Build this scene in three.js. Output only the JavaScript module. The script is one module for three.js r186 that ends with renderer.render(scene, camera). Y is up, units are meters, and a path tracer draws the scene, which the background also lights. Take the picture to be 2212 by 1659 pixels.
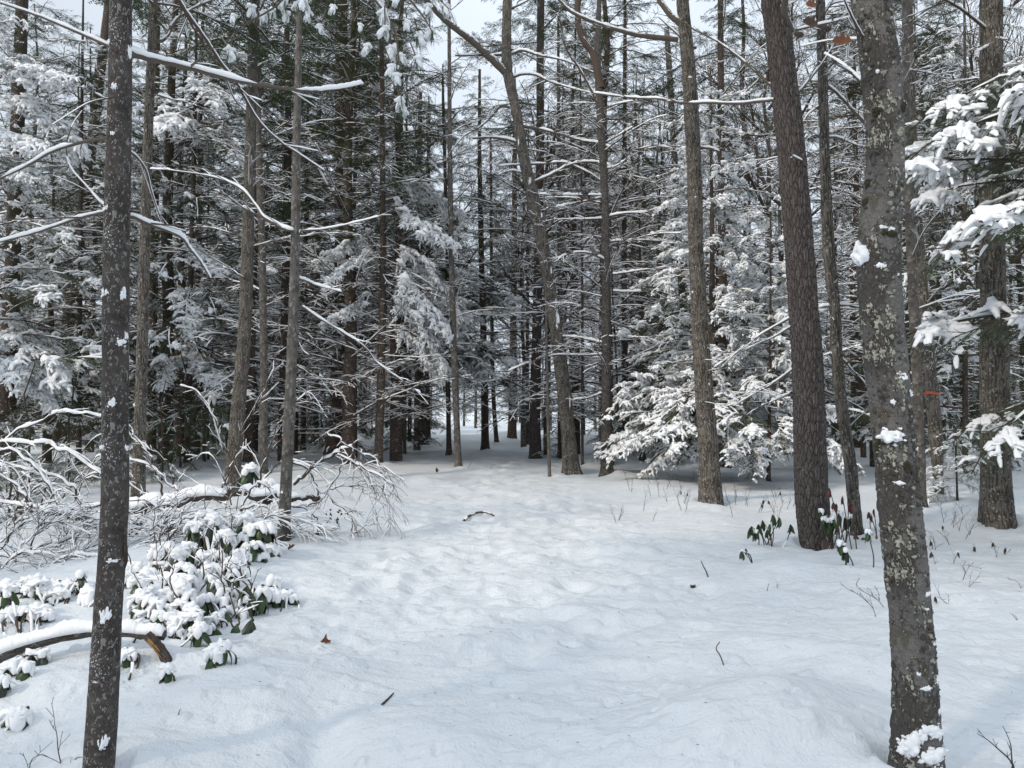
import * as THREE from 'three';

// ------------------------------------------------------------------ camera, sky, sun, exposure
const PW = 2212, PH = 1659, FL = 1664, HORIZON = 885, EYE = 1.6;
const PITCH = Math.atan((HORIZON - PH / 2) / FL);
const scene = new THREE.Scene();
const camera = new THREE.PerspectiveCamera(2 * Math.atan(PH / 2 / FL) * 180 / Math.PI, 4 / 3, 0.1, 600);
camera.position.set(0, EYE, 0);
camera.rotation.x = PITCH;
const renderer = new THREE.WebGLRenderer({ antialias: true });
renderer.toneMapping = THREE.LinearToneMapping;
renderer.toneMappingExposure = 0.9;
renderer.shadowMap.enabled = true;
const SUN_DIR = new THREE.Vector3(-0.62, 0.62, 0.30).normalize();   // towards the sun: left, a little behind the camera
const clamp0 = (x) => Math.min(1, Math.max(-1, x));
{
  // overcast sky with thin bright cloud: even round the horizon, brighter overhead
  const w = 512, h = 256, data = new Float32Array(w * h * 4);
  for (let y = 0; y < h; y++) {
    const el = ((y + 0.5) / h - 0.5) * Math.PI, s = Math.max(0, Math.sin(el));
    for (let x = 0; x < w; x++) {
      const a = (x + 0.5) / w * Math.PI * 2;
      const c = 0.05 * Math.sin(a * 3 + 5 * s) + 0.04 * Math.sin(a * 7 - 9 * s + 1.3) + 0.03 * Math.sin(a * 12 + 14 * s);
      const cs = (Math.cos(a - Math.PI) * Math.cos(el)) * SUN_DIR.x + Math.sin(el) * SUN_DIR.y + (Math.sin(a - Math.PI) * Math.cos(el)) * SUN_DIR.z, glow = Math.exp(-Math.pow(Math.acos(clamp0(cs)) / 0.5, 2));
      const l = (0.90 + 0.30 * s + 0.9 * glow) * (1 + c), i = (y * w + x) * 4;
      data[i] = l * 0.88; data[i + 1] = l * 0.98; data[i + 2] = l * 1.10; data[i + 3] = 1;
    }
  }
  const t = new THREE.DataTexture(data, w, h, THREE.RGBAFormat, THREE.FloatType);
  t.mapping = THREE.EquirectangularReflectionMapping; t.magFilter = THREE.LinearFilter; t.minFilter = THREE.LinearFilter; t.needsUpdate = true;
  scene.background = t; scene.environment = t;
}
const sun = new THREE.DirectionalLight(0xffeed8, 2.0);
sun.position.copy(SUN_DIR).multiplyScalar(80);
sun.castShadow = true; sun.shadow.radius = 7; sun.shadow.mapSize.set(4096, 4096);
Object.assign(sun.shadow.camera, { left: -45, right: 45, top: 45, bottom: -45, near: 1, far: 220 });
sun.target.position.set(0, 0, -20);
scene.add(sun, sun.target);

// ------------------------------------------------------------------ small maths
const rng = (s) => { let a = (s * 2654435761) >>> 0; return () => { a = (a + 0x6d2b79f5) | 0; let t = Math.imul(a ^ (a >>> 15), 1 | a); t = (t + Math.imul(t ^ (t >>> 7), 61 | t)) ^ t; return ((t ^ (t >>> 14)) >>> 0) / 4294967296; }; };
const lerp = (a, b, t) => a + (b - a) * t, clamp = (x, a = 0, b = 1) => Math.min(b, Math.max(a, x));
const sst = (a, b, x) => { const t = clamp((x - a) / (b - a)); return t * t * (3 - 2 * t); };
const V = (x, y, z) => new THREE.Vector3(x, y, z);
const hash = (x, y, z) => { let h = Math.imul(x, 374761393) ^ Math.imul(y, 668265263) ^ Math.imul(z, 2147483647 ^ 0x5bd1e995); h = Math.imul(h ^ (h >>> 13), 1274126177); return ((h ^ (h >>> 16)) >>> 0) / 4294967296; };
function vnoise(x, y, z = 0) {                     // value noise, -1..1
  const X = Math.floor(x), Y = Math.floor(y), Z = Math.floor(z); let fx = x - X, fy = y - Y, fz = z - Z;
  fx = fx * fx * (3 - 2 * fx); fy = fy * fy * (3 - 2 * fy); fz = fz * fz * (3 - 2 * fz);
  const l = (a, b, t) => a + (b - a) * t;
  const p = l(l(hash(X, Y, Z), hash(X + 1, Y, Z), fx), l(hash(X, Y + 1, Z), hash(X + 1, Y + 1, Z), fx), fy);
  if (fz === 0) return p * 2 - 1;
  return l(p, l(l(hash(X, Y, Z + 1), hash(X + 1, Y, Z + 1), fx), l(hash(X, Y + 1, Z + 1), hash(X + 1, Y + 1, Z + 1), fx), fy), fz) * 2 - 1;
}
const fbm = (x, y, z = 0, o = 4) => { let s = 0, a = 0.5; for (let i = 0; i < o; i++) { s += a * vnoise(x, y, z); x = x * 2.03 + 17.1; y = y * 2.03 + 5.7; z *= 2.03; a *= 0.5; } return s; };
const pmod = (a, n) => ((a % n) + n) % n;
function pnoise(x, y, px, py, s) {                 // periodic value noise -1..1
  const X = Math.floor(x), Y = Math.floor(y); let fx = x - X, fy = y - Y; fx = fx * fx * (3 - 2 * fx); fy = fy * fy * (3 - 2 * fy);
  const a = pmod(X, px), b = pmod(X + 1, px), c = pmod(Y, py), d = pmod(Y + 1, py);
  return lerp(lerp(hash(a, c, s), hash(b, c, s), fx), lerp(hash(a, d, s), hash(b, d, s), fx), fy) * 2 - 1;
}
const pfbm = (u, v, px, py, s, o = 4) => { let r = 0, a = 0.5; for (let i = 0; i < o; i++) { r += a * pnoise(u * px, v * py, px, py, s + i); px *= 2; py *= 2; a *= 0.5; } return r; };
function pworley(x, y, px, py, s) {
  const X = Math.floor(x), Y = Math.floor(y); let f1 = 9, f2 = 9, id = 0;
  for (let j = -1; j <= 1; j++) for (let i = -1; i <= 1; i++) {
    const a = pmod(X + i, px), b = pmod(Y + j, py), dx = X + i + hash(a, b, s) - x, dy = Y + j + hash(a, b, s + 7) - y, d = Math.sqrt(dx * dx + dy * dy);
    if (d < f1) { f2 = f1; f1 = d; id = hash(a, b, s + 13); } else if (d < f2) f2 = d;
  }
  return [f2 - f1, id];
}

// pixels of the photograph (on a 2212 x 1659 sheet) to points of the place
function dirOf(px, py) {
  const x = (px - PW / 2) / FL, y = -(py - PH / 2) / FL, c = Math.cos(PITCH), s = Math.sin(PITCH);
  const yy = y * c + s, zz = y * s - c;
  return [x / -zz, yy / -zz];
}
const at = (px, py, d) => { const [a, b] = dirOf(px, py); return V(a * d, EYE + b * d, -d); };

// ------------------------------------------------------------------ the lie of the snow
const prints = [], mounds = [], banks = [];
{
  const r = rng(5);
  for (let w = 0; w < 9; w++) {                    // old footprints of several walkers, blurred by new snow
    let z = -4.6 - r() * 1.0, off = (r() - 0.5) * 2.6, ph = r() * 6;
    for (let k = 0; z > -34; k++, z -= 0.62 + r() * 0.2) {
      if (r() < 0.12) continue;
      const x = 0.25 + off + 0.35 * Math.sin(z * 0.22 + ph) + (k % 2 ? 0.11 : -0.11) + (r() - 0.5) * 0.16 - 0.012 * (z + 6) * 0.6;
      prints.push([x, z + (r() - 0.5) * 0.2, 0.11 + r() * 0.06, 0.19 + r() * 0.1, 0.014 + r() * 0.026, (r() - 0.5) * 0.7]);
    }
  }
}
const grid = new Map();
for (const p of prints) for (let i = -1; i <= 1; i++) for (let j = -1; j <= 1; j++) { const k = (Math.floor(p[0]) + i) + ',' + (Math.floor(p[1]) + j); if (!grid.has(k)) grid.set(k, []); grid.get(k).push(p); }
const pathX = (z) => 0.25 - 0.006 * (z + 6) + 0.3 * Math.sin(z * 0.13);
function ground(x, z) {
  const d = -z, r = Math.hypot(x, z);
  let h = 0.16 * fbm(x / 8 + 3.3, z / 8 + 1.7, 0, 3) * sst(3, 14, r);
  const off = Math.abs(x - pathX(z)), w = 1.5 + 0.25 * Math.sin(z * 0.4);
  h += 0.10 * sst(w, w + 1.4, off) * sst(4, 8, d) * (0.6 + 0.6 * vnoise(x * 0.7, z * 0.7, 4.5));
  h += 0.055 * fbm(x / 0.9 + 9, z / 0.9, 0, 2) * sst(60, 20, r);
  const on = sst(w + 0.8, w - 0.4, off) * sst(4.2, 6.2, d);
  if (r < 40) h += on * (0.06 * fbm(x / 0.34 + 0.6 * vnoise(x * 2, z * 2), z / 0.26, 0, 3) + 0.03 * Math.abs(vnoise(x / 0.16, z / 0.09, 3.5)));
  const c = grid.get(Math.floor(x) + ',' + Math.floor(z));
  if (c) for (const p of c) {
    let dx = x - p[0], dz = z - p[1]; const cs = Math.cos(p[5]), sn = Math.sin(p[5]);
    const e = Math.hypot((dx * cs - dz * sn) / p[2], (dx * sn + dz * cs) / p[3]);
    if (e < 2.2) h += -p[4] * Math.exp(-Math.pow(e, 2.6)) + p[4] * 0.28 * Math.exp(-((e - 1.35) ** 2) * 7);
  }
  for (const m of mounds) { const a = (x - m[0]) * m[5] + (z - m[1]) * m[6], b = -(x - m[0]) * m[6] + (z - m[1]) * m[5], e = (a / m[2]) ** 2 + (b / m[3]) ** 2; if (e < 9) h += m[4] * Math.exp(-e); }
  if (r < 14) {                                    // pits and crumbs under the dripping boughs
    h += 0.034 * fbm(x / 0.26 + 40, z / 0.17, 0, 3) + 0.010 * vnoise(x / 0.065, z / 0.05, 2.5) * sst(-0.3, 0.4, vnoise(x * 1.3, z * 1.3, 6.5));
    const t = vnoise(x / 0.085 + 7, z / 0.06, 8.5); h += 0.022 * sst(0.5, 0.75, t) - 0.026 * sst(0.55, 0.8, -t); if (r < 8) { const q = vnoise(x / 0.045 + 3, z / 0.04, 4.5); h += 0.012 * sst(0.55, 0.8, q) - 0.006 * sst(0.6, 0.85, -q) + 0.012 * Math.abs(vnoise(x / 0.4 + 1.5 * z, z / 0.10, 9.5)); }
  }
  return h;
}
function onGround(px, py) {                        // where the ray through a pixel meets the snow
  const [a, b] = dirOf(px, py);
  let d = 2;
  for (let i = 0; i < 4000; i++) { const y = EYE + b * d, g = ground(a * d, -d); if (y <= g) break; d += Math.max(0.01, (y - g) * 0.35); if (d > 120) break; }
  return V(a * d, ground(a * d, -d), -d);
}
// broad mounds seen in the foreground: [x, z, half length, half width, height, cos, sin]
const mound = (px, py, l, w, h, ang) => { const p = onGround(px, py); mounds.push([p.x, p.z, l, w, h, Math.cos(ang), Math.sin(ang)]); };
for (const m of [[1640, 1590, 0.75, 0.45, 0.24, -0.5], [400, 1230, 1.3, 1.2, 0.2, 0], [90, 1330, 0.9, 0.6, 0.1, 0], [1480, 1430, 0.6, 0.35, 0.07, -0.3], [1880, 1440, 0.5, 0.3, 0.10, 0.5], [1700, 1390, 0.4, 0.22, 0.05, 0.4], [480, 1540, 0.55, 0.7, 0.12, 0.6], [690, 1640, 0.14, 0.55, -0.10, -0.25],
  [1000, 1390, 0.3, 0.2, 0.05, 0], [1270, 1330, 0.5, 0.16, 0.05, 0.35], [1720, 1225, 0.55, 0.4, 0.08, 0], [850, 1590, 0.7, 0.3, 0.06, 0.3], [1080, 1540, 0.5, 0.35, 0.05, -0.3], [1320, 1000, 0.8, 0.8, 0.2, 0], [330, 1440, 0.9, 0.35, 0.16, 0.2],
  [60, 1500, 0.6, 0.4, 0.12, 0], [1545, 1085, 0.8, 0.5, 0.12, 0], [2060, 1300, 0.8, 0.5, 0.08, 0.4], [905, 1040, 0.4, 0.4, 0.14, 0], [1250, 1020, 0.35, 0.35, 0.14, 0], [2150, 1130, 0.5, 0.4, 0.14, 0], [1385, 1185, 0.4, 0.6, 0.07, 0.8],
  [1110, 942, 1.6, 1.2, 0.3, 0], [560, 1080, 1.4, 0.8, 0.18, 0]]) mound(...m);

// ------------------------------------------------------------------ geometry builder
class MB {
  constructor() { this.p = []; this.u = []; this.i = []; }
  get n() { return this.p.length / 3; }
  v(x, y, z, a = 0, b = 0) { this.p.push(x, y, z); this.u.push(a, b); return this.p.length / 3 - 1; }
  tri(a, b, c) { this.i.push(a, b, c); }
  ring(base, next, n, open) { for (let k = 0; k < (open ? n - 1 : n); k++) { const l = (k + 1) % n; this.i.push(base + k, base + l, next + l, base + k, next + l, next + k); } }
  tube(pts, rad, sides = 4, cap = true) {
    const T = V(), S = V(), N = V(), ref = V(); let prev = -1, len = 0;
    for (let k = 0; k < pts.length; k++) {
      T.subVectors(pts[Math.min(k + 1, pts.length - 1)], pts[Math.max(k - 1, 0)]).normalize();
      if (k === 0) { ref.set(0.13, 0.2, 1); if (Math.abs(T.dot(ref)) > 0.85) ref.set(1, 0.1, 0); } else len += pts[k].distanceTo(pts[k - 1]);
      S.crossVectors(T, ref).normalize(); N.crossVectors(S, T); ref.copy(N);
      const r = rad[k], b = this.n;
      for (let s = 0; s < sides; s++) { const a = s / sides * Math.PI * 2, c = Math.cos(a) * r, d = Math.sin(a) * r; this.v(pts[k].x + S.x * c + N.x * d, pts[k].y + S.y * c + N.y * d, pts[k].z + S.z * c + N.z * d, s / sides, len); }
      if (prev >= 0) this.ring(prev, b, sides);
      prev = b;
    }
    if (cap) { const e = pts[pts.length - 1], c = this.v(e.x, e.y, e.z, 0.5, len); for (let s = 0; s < sides; s++) this.tri(prev + s, prev + (s + 1) % sides, c); }
  }
  // snow lying along a branch: o.w extra half width, o.h height, o.gap noise threshold, o.s noise seed, o.f noise frequency
  snow(pts, rad, o = {}) {
    const { w = 0.006, h = 0.02, gap = -0.35, s = 1, f = 9, sides = 6, full = false } = o, T = V(), S = V(), N = V(), up = V(0, 1, 0); let prev = -1, len = 0;
    const X = sides === 6 ? [-1, -0.72, 0.05, 0.75, 1, 0] : [-1, -0.1, 1, 0], Y = sides === 6 ? [0, 0.68, 1, 0.62, 0, -0.12] : [0, 1, 0, -0.15], n = X.length;
    for (let k = 0; k < pts.length; k++) {
      T.subVectors(pts[Math.min(k + 1, pts.length - 1)], pts[Math.max(k - 1, 0)]).normalize();
      if (k) len += pts[k].distanceTo(pts[k - 1]);
      const hz = Math.hypot(T.x, T.z); S.crossVectors(T, up); if (S.lengthSq() < 1e-5) S.set(1, 0, 0); S.normalize(); N.crossVectors(S, T); if (N.y < 0) N.negate();
      const q = vnoise(len * f + s * 7.31, s * 3.17), lump = sst(gap, gap + 0.5, q) * (0.75 + 0.35 * vnoise(len * f * 2.7 + s, s + 9));
      let a = clamp(hz * 1.5 - 0.45) * (full ? 0.8 + 0.25 * q : lump); if (k === 0 || k === pts.length - 1) a *= 0.4;
      const r = rad[k], ww = a < 0.04 ? r * 0.3 : (r * 0.95 + w * (0.5 + 0.5 * a)), hh = a < 0.04 ? 0 : r * 0.75 + h * a, b = this.n;
      for (let m = 0; m < n; m++) { const j = 1 + 0.16 * (hash(k, m, s | 0) - 0.5); const c = X[m] * ww * j, d = (Y[m] > 0 ? Y[m] * hh * j : Y[m] * r + (Y[m] === 0 ? r * 0.25 : 0)); this.v(pts[k].x + S.x * c + N.x * d, pts[k].y + S.y * c + N.y * d, pts[k].z + S.z * c + N.z * d); }
      if (prev >= 0) this.ring(prev, b, n);
      prev = b;
    }
  }
  blob(c, sx, sy, sz, s = 1, det = 1, rough = 0.3, flat = 0.25) {   // lumpy pad, flatter below
    const g = ICO[det], b = this.n;
    for (let k = 0; k < g.p.length; k += 3) {
      const x = g.p[k], y = g.p[k + 1], z = g.p[k + 2], m = 1 + rough * (vnoise(x * 1.7 + s * 3.1, y * 1.7 + s, z * 1.7 + s * 1.7) + 0.5 * vnoise(x * 4.1 + s, y * 4.1, z * 4.1 + s * 2.3));
      this.v(c.x + x * sx * m, c.y + (y < 0 ? y * flat : y) * sy * m, c.z + z * sz * m);
    }
    for (let k = 0; k < g.i.length; k++) this.i.push(b + g.i[k]);
  }
  add(o, m) { const b = this.n, q = V(); for (let k = 0; k < o.p.length; k += 3) { q.set(o.p[k], o.p[k + 1], o.p[k + 2]).applyMatrix4(m); this.p.push(q.x, q.y, q.z); } for (const t of o.u) this.u.push(t); for (const t of o.i) this.i.push(t + b); return this; }
  geo(smooth = true) {
    const g = new THREE.BufferGeometry();
    g.setAttribute('position', new THREE.Float32BufferAttribute(this.p, 3)); g.setAttribute('uv', new THREE.Float32BufferAttribute(this.u, 2)); g.setIndex(this.i);
    g.computeVertexNormals(); return g;
  }
}
const ICO = [1, 2, 3, 4].map((d) => {              // welded icospheres
  const g = new THREE.IcosahedronGeometry(1, d - 1), pos = g.attributes.position, map = new Map(), p = [], i = [];
  for (let k = 0; k < pos.count; k++) { const key = [pos.getX(k), pos.getY(k), pos.getZ(k)].map((t) => Math.round(t * 1e4)).join(); if (!map.has(key)) { map.set(key, p.length / 3); p.push(pos.getX(k), pos.getY(k), pos.getZ(k)); } i.push(map.get(key)); }
  return { p, i };
});
function curve(pts, n) { return new THREE.CatmullRomCurve3(pts, false, 'catmullrom', 0.5).getPoints(n); }
const M4 = (x, y, z, ry = 0, s = 1, rz = 0, rx = 0) => new THREE.Matrix4().compose(V(x, y, z), new THREE.Quaternion().setFromEuler(new THREE.Euler(rx, ry, rz, 'YXZ')), typeof s === 'number' ? V(s, s, s) : s);

// ------------------------------------------------------------------ textures and materials
function tex(w, h, fn, srgb) {                     // fn(u, v) -> [r, g, b] linear (map) or a number (bump)
  const d = new Uint8Array(w * h * 4), g = (x) => Math.round(255 * (srgb ? (x <= 0.0031308 ? x * 12.92 : 1.055 * Math.pow(x, 1 / 2.4) - 0.055) : clamp(x)));
  for (let y = 0; y < h; y++) for (let x = 0; x < w; x++) { const c = fn(x / w, y / h), i = (y * w + x) * 4; if (typeof c === 'number') d[i] = d[i + 1] = d[i + 2] = g(c); else { d[i] = g(clamp(c[0])); d[i + 1] = g(clamp(c[1])); d[i + 2] = g(clamp(c[2])); } d[i + 3] = 255; }
  const t = new THREE.DataTexture(d, w, h, THREE.RGBAFormat); t.wrapS = t.wrapT = THREE.RepeatWrapping; t.magFilter = THREE.LinearFilter; t.minFilter = THREE.LinearMipmapLinearFilter; t.generateMipmaps = true;
  if (srgb) t.colorSpace = THREE.SRGBColorSpace; t.needsUpdate = true; return t;
}
const mix3 = (a, b, t) => [lerp(a[0], b[0], t), lerp(a[1], b[1], t), lerp(a[2], b[2], t)], mul3 = (a, k) => [a[0] * k, a[1] * k, a[2] * k];
function bark(name, w, h, tw, th, fn, disp) {      // fn(u, v) -> {h: 0..1, c: colour}
  const H = new Float32Array(w * h), C = new Array(w * h);
  for (let y = 0; y < h; y++) for (let x = 0; x < w; x++) { const o = fn(x / w, y / h); H[y * w + x] = clamp(o.h); C[y * w + x] = o.c; }
  const map = tex(w, h, (u, v) => C[Math.round(v * h) * w + Math.round(u * w)], true), bump = tex(w, h, (u, v) => H[Math.round(v * h) * w + Math.round(u * w)], false);
  const m = new THREE.MeshStandardMaterial({ map, bumpMap: bump, bumpScale: disp * 0.8, roughness: 0.95 }); m.name = name;
  const sample = (u, v) => { const x = pmod(u, 1) * w, y = pmod(v, 1) * h, X = Math.floor(x), Y = Math.floor(y), fx = x - X, fy = y - Y, g = (i, j) => H[pmod(Y + j, h) * w + pmod(X + i, w)]; return lerp(lerp(g(0, 0), g(1, 0), fx), lerp(g(0, 1), g(1, 1), fx), fy); };
  return { m, tw, th, sample, disp };
}
const BARK = {
  smooth: bark('smooth_dark_bark', 512, 1024, 0.43, 0.9, (u, v) => {
    const n = pfbm(u, v, 6, 10, 11, 4), f = pfbm(u, v, 60, 90, 21, 2), ring = pnoise(u * 4, v * 60, 4, 60, 31);
    const l1 = sst(0.2, 0.3, pfbm(u, v, 9, 26, 41, 5) - 0.06 + 0.5 * f), l2 = sst(0.33, 0.38, pfbm(u, v, 34, 60, 51, 3)), sp = sst(0.78, 0.84, pnoise(u * 110, v * 220, 110, 220, 61) * 0.6 + 0.5 * pfbm(u, v, 5, 6, 71, 2) + 0.16);
    let c = mul3([0.056, 0.047, 0.042], 1 + 0.6 * n + 0.45 * f + 0.16 * ring); c = mix3(c, [0.125, 0.118, 0.106], l1 * 0.45); c = mix3(c, [0.25, 0.245, 0.225], l2 * 0.8); c = mix3(c, [0.75, 0.77, 0.80], sp);
    return { h: 0.45 + 0.35 * n + 0.2 * f + 0.1 * ring + 0.15 * l1, c };
  }, 0.004),
  pine: bark('furrowed_pine_bark', 512, 1024, 0.42, 0.84, (u, v) => {
    const wu = u + 0.035 * pfbm(u, v, 7, 9, 5, 3), wv = v + 0.03 * pfbm(u, v, 8, 9, 8, 3), [e, id] = pworley(wu * 11, wv * 6, 11, 6, 91), [e2] = pworley(wu * 26, wv * 24, 26, 24, 95);
    const f = pfbm(u, v, 80, 80, 25, 2), k = sst(0.02, 0.22, e), k2 = sst(0.0, 0.16, e2), g = sst(0.36, 0.46, pfbm(u, v, 22, 26, 33, 4));
    let c = mul3([0.108, 0.090, 0.083], (0.72 + 0.55 * id) * (1 + 0.55 * f)); c = mix3([0.052, 0.036, 0.031], c, 0.2 + 0.8 * k * (0.6 + 0.4 * k2)); c = mix3(c, [0.21, 0.20, 0.185], g * 0.6);
    return { h: k * (0.58 + 0.2 * id) + 0.2 * k2 + 0.2 * f, c };
  }, 0.022),
  ridge: bark('ridged_grey_brown_bark', 512, 1024, 0.5, 1.3, (u, v) => {
    const wu = u + 0.022 * pfbm(u, v, 5, 6, 3, 3), a = Math.abs(pnoise(wu * 26, v * 9, 26, 9, 13)) + 0.4 * Math.abs(pnoise(wu * 50, v * 22, 50, 22, 17)), k = sst(0.06, 0.5, a), f = pfbm(u, v, 90, 110, 27, 2), n = pfbm(u, v, 4, 7, 37, 3), g = sst(0.26, 0.36, pfbm(u, v, 22, 40, 47, 4));
    let c = mul3([0.130, 0.115, 0.098], 1 + 0.5 * n + 0.5 * f); c = mix3([0.050, 0.040, 0.034], c, 0.1 + 0.9 * k); c = mix3(c, [0.34, 0.33, 0.29], g * 0.75);
    return { h: 0.75 * k + 0.25 * f + 0.1 * g, c };
  }, 0.026),
  hemlock: bark('dark_hemlock_bark', 256, 512, 0.5, 1.0, (u, v) => {
    const wu = u + 0.03 * pfbm(u, v, 6, 6, 4, 3), a = Math.abs(pnoise(wu * 16, v * 9, 16, 9, 14)) + 0.4 * Math.abs(pnoise(wu * 40, v * 24, 40, 24, 18)), k = sst(0.08, 0.5, a), f = pfbm(u, v, 60, 70, 28, 2), g = sst(0.30, 0.38, pfbm(u, v, 16, 26, 48, 4));
    let c = mul3([0.082, 0.059, 0.045], 1 + 0.5 * f); c = mix3([0.045, 0.031, 0.025], c, 0.3 + 0.7 * k); c = mix3(c, [0.19, 0.185, 0.17], g * 0.7);
    return { h: 0.8 * k + 0.2 * f, c };
  }, 0.012),
  grey: bark('blotched_grey_bark', 256, 512, 0.5, 1.0, (u, v) => {
    const n = pfbm(u, v, 5, 8, 6, 4), f = pfbm(u, v, 50, 60, 16, 2), a = Math.abs(pnoise(u * 30, v * 12, 30, 12, 26)), g = sst(0.12, 0.26, pfbm(u, v, 9, 16, 36, 4)), d = sst(0.25, 0.36, pfbm(u, v, 8, 18, 46, 4));
    let c = mul3([0.115, 0.103, 0.092], 1 + 0.5 * n + 0.4 * f); c = mix3(c, [0.23, 0.225, 0.205], g * 0.7); c = mix3(c, [0.055, 0.048, 0.043], d * 0.8);
    return { h: 0.5 + 0.3 * n + 0.2 * f + 0.3 * sst(0, 0.4, a), c };
  }, 0.007),
  lichen: bark('lichened_grey_bark', 1024, 1024, 0.75, 0.75 * 1.25, (u, v) => {
    const n = pfbm(u, v, 5, 6, 2, 5), f = pfbm(u, v, 110, 120, 12, 2), rag = pfbm(u, v, 34, 44, 19, 4), hr = pnoise(u * 9, v * 130, 9, 130, 72), A = pfbm(u, v, 5, 7, 22, 4), B = pfbm(u, v, 5, 6, 32, 3), C = pfbm(u, v, 4, 5, 52, 4);
    const d = sst(-0.06, 0.12, A + 0.6 * rag + 0.12 * hr), p = sst(0.0, 0.06, B - 0.55 + 0.75 * rag + 0.5 * f), p2 = sst(0.0, 0.05, rag - 0.42 + 0.45 * f + 0.25 * A), mo = sst(0.0, 0.2, C - 0.2 + 0.4 * rag), cr = sst(0.06, 0.0, Math.abs(pnoise((u + 0.03 * n) * 12, v * 5, 12, 5, 62)) + 0.3 * Math.abs(n));
    let c = mul3([0.118, 0.110, 0.103], 1 + 0.6 * n + 0.5 * f + 0.18 * hr); c = mix3(c, mul3([0.058, 0.051, 0.045], 1 + 0.6 * f), d * 0.88); c = mix3(c, [0.062, 0.056, 0.026], mo * 0.6); c = mix3(c, [0.04, 0.036, 0.032], cr * 0.8);
    c = mix3(c, mul3([0.30, 0.305, 0.255], 1 + 0.5 * f), p2 * 0.8); c = mix3(c, mul3([0.33, 0.325, 0.27], 1 + 0.6 * f), p * 0.88);
    return { h: 0.4 + 0.3 * n + 0.3 * f + 0.35 * p * (1 + f) + 0.25 * p2 + 0.15 * d * f - 0.35 * cr + 0.1 * hr, c };
  }, 0.010),
};
const mat = (name, o) => { const m = new THREE.MeshStandardMaterial({ roughness: 0.9, side: THREE.DoubleSide, ...o }); m.name = name; if (o.rgb) m.color.setRGB(...o.rgb); return m; };
const strip = (o) => { const { rgb, ...r } = o; return r; };
const MT = (name, rgb, o = {}) => { const m = new THREE.MeshStandardMaterial({ roughness: 0.9, side: THREE.DoubleSide, ...o }); m.name = name; m.color.setRGB(...rgb); return m; };
const grain = tex(1024, 1024, (u, v) => 0.5 + 0.34 * pfbm(u, v, 16, 24, 3, 4) + 0.14 * Math.max(0, pnoise(u * 52, v * 70, 52, 70, 5)) ** 2 - 0.16 * Math.max(0, pnoise(u * 34, v * 48, 34, 48, 15)) ** 2 + 0.05 * pnoise(u * 260, v * 260, 260, 260, 4), false);
grain.repeat.set(1 / 2.3, 1 / 2.3);
const snowGround = MT('ground_snow', [0.70, 0.735, 0.765], { bumpMap: grain, bumpScale: 0.03, roughness: 0.7, side: THREE.FrontSide });
const snowM = MT('tree_snow', [0.92, 0.93, 0.945], { roughness: 0.75 });
const twigM = MT('twig_bark', [0.074, 0.054, 0.040]);
const twigGrey = MT('grey_twig_bark', [0.110, 0.088, 0.069]);
const needleM = MT('hemlock_needles', [0.042, 0.072, 0.028], { roughness: 0.85 });
const needleOlive = MT('olive_needles', [0.082, 0.098, 0.034], { roughness: 0.8 });
const pineM = MT('pine_needles', [0.05, 0.082, 0.045], { roughness: 0.6 });
const leafM = MT('evergreen_leaf', [0.035, 0.070, 0.020], { roughness: 0.4 });
const leafDark = MT('dark_evergreen_leaf', [0.022, 0.036, 0.018], { roughness: 0.45 });
const leafRed = MT('wine_red_leaf', [0.085, 0.018, 0.020], { roughness: 0.5 });
const leafBrown = MT('dry_oak_leaf', [0.15, 0.058, 0.028], { roughness: 0.8 });
const leafDead = MT('withered_leaf', [0.06, 0.040, 0.032], { roughness: 0.85 });
const ribbonM = MT('orange_tape', [0.42, 0.085, 0.035], { roughness: 0.5 });
const woodRaw = MT('split_wood', [0.36, 0.22, 0.09]);
const mossM = MT('dark_moss', [0.035, 0.033, 0.016]);

// ------------------------------------------------------------------ scene graph helpers
const used = new Map();
const numbered = (n) => { const k = used.get(n) || 0; used.set(n, k + 1); return k ? n + '_' + String(k).padStart(3, '0') : n; };
function shade(o) { o.castShadow = o.receiveShadow = true; return o; }
function thing(name, label, category, pos, group) { const o = new THREE.Group(); o.name = numbered(name); o.position.copy(pos); o.userData = { label, category }; if (group) o.userData.group = group; scene.add(o); return o; }
function part(name, geo, m, parent) { const o = shade(new THREE.Mesh(geo, m)); o.name = name; parent.add(o); return o; }
function struct(name, geo, m) { const o = shade(new THREE.Mesh(geo, m)); o.name = name; o.userData = { kind: 'structure' }; scene.add(o); return o; }
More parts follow.
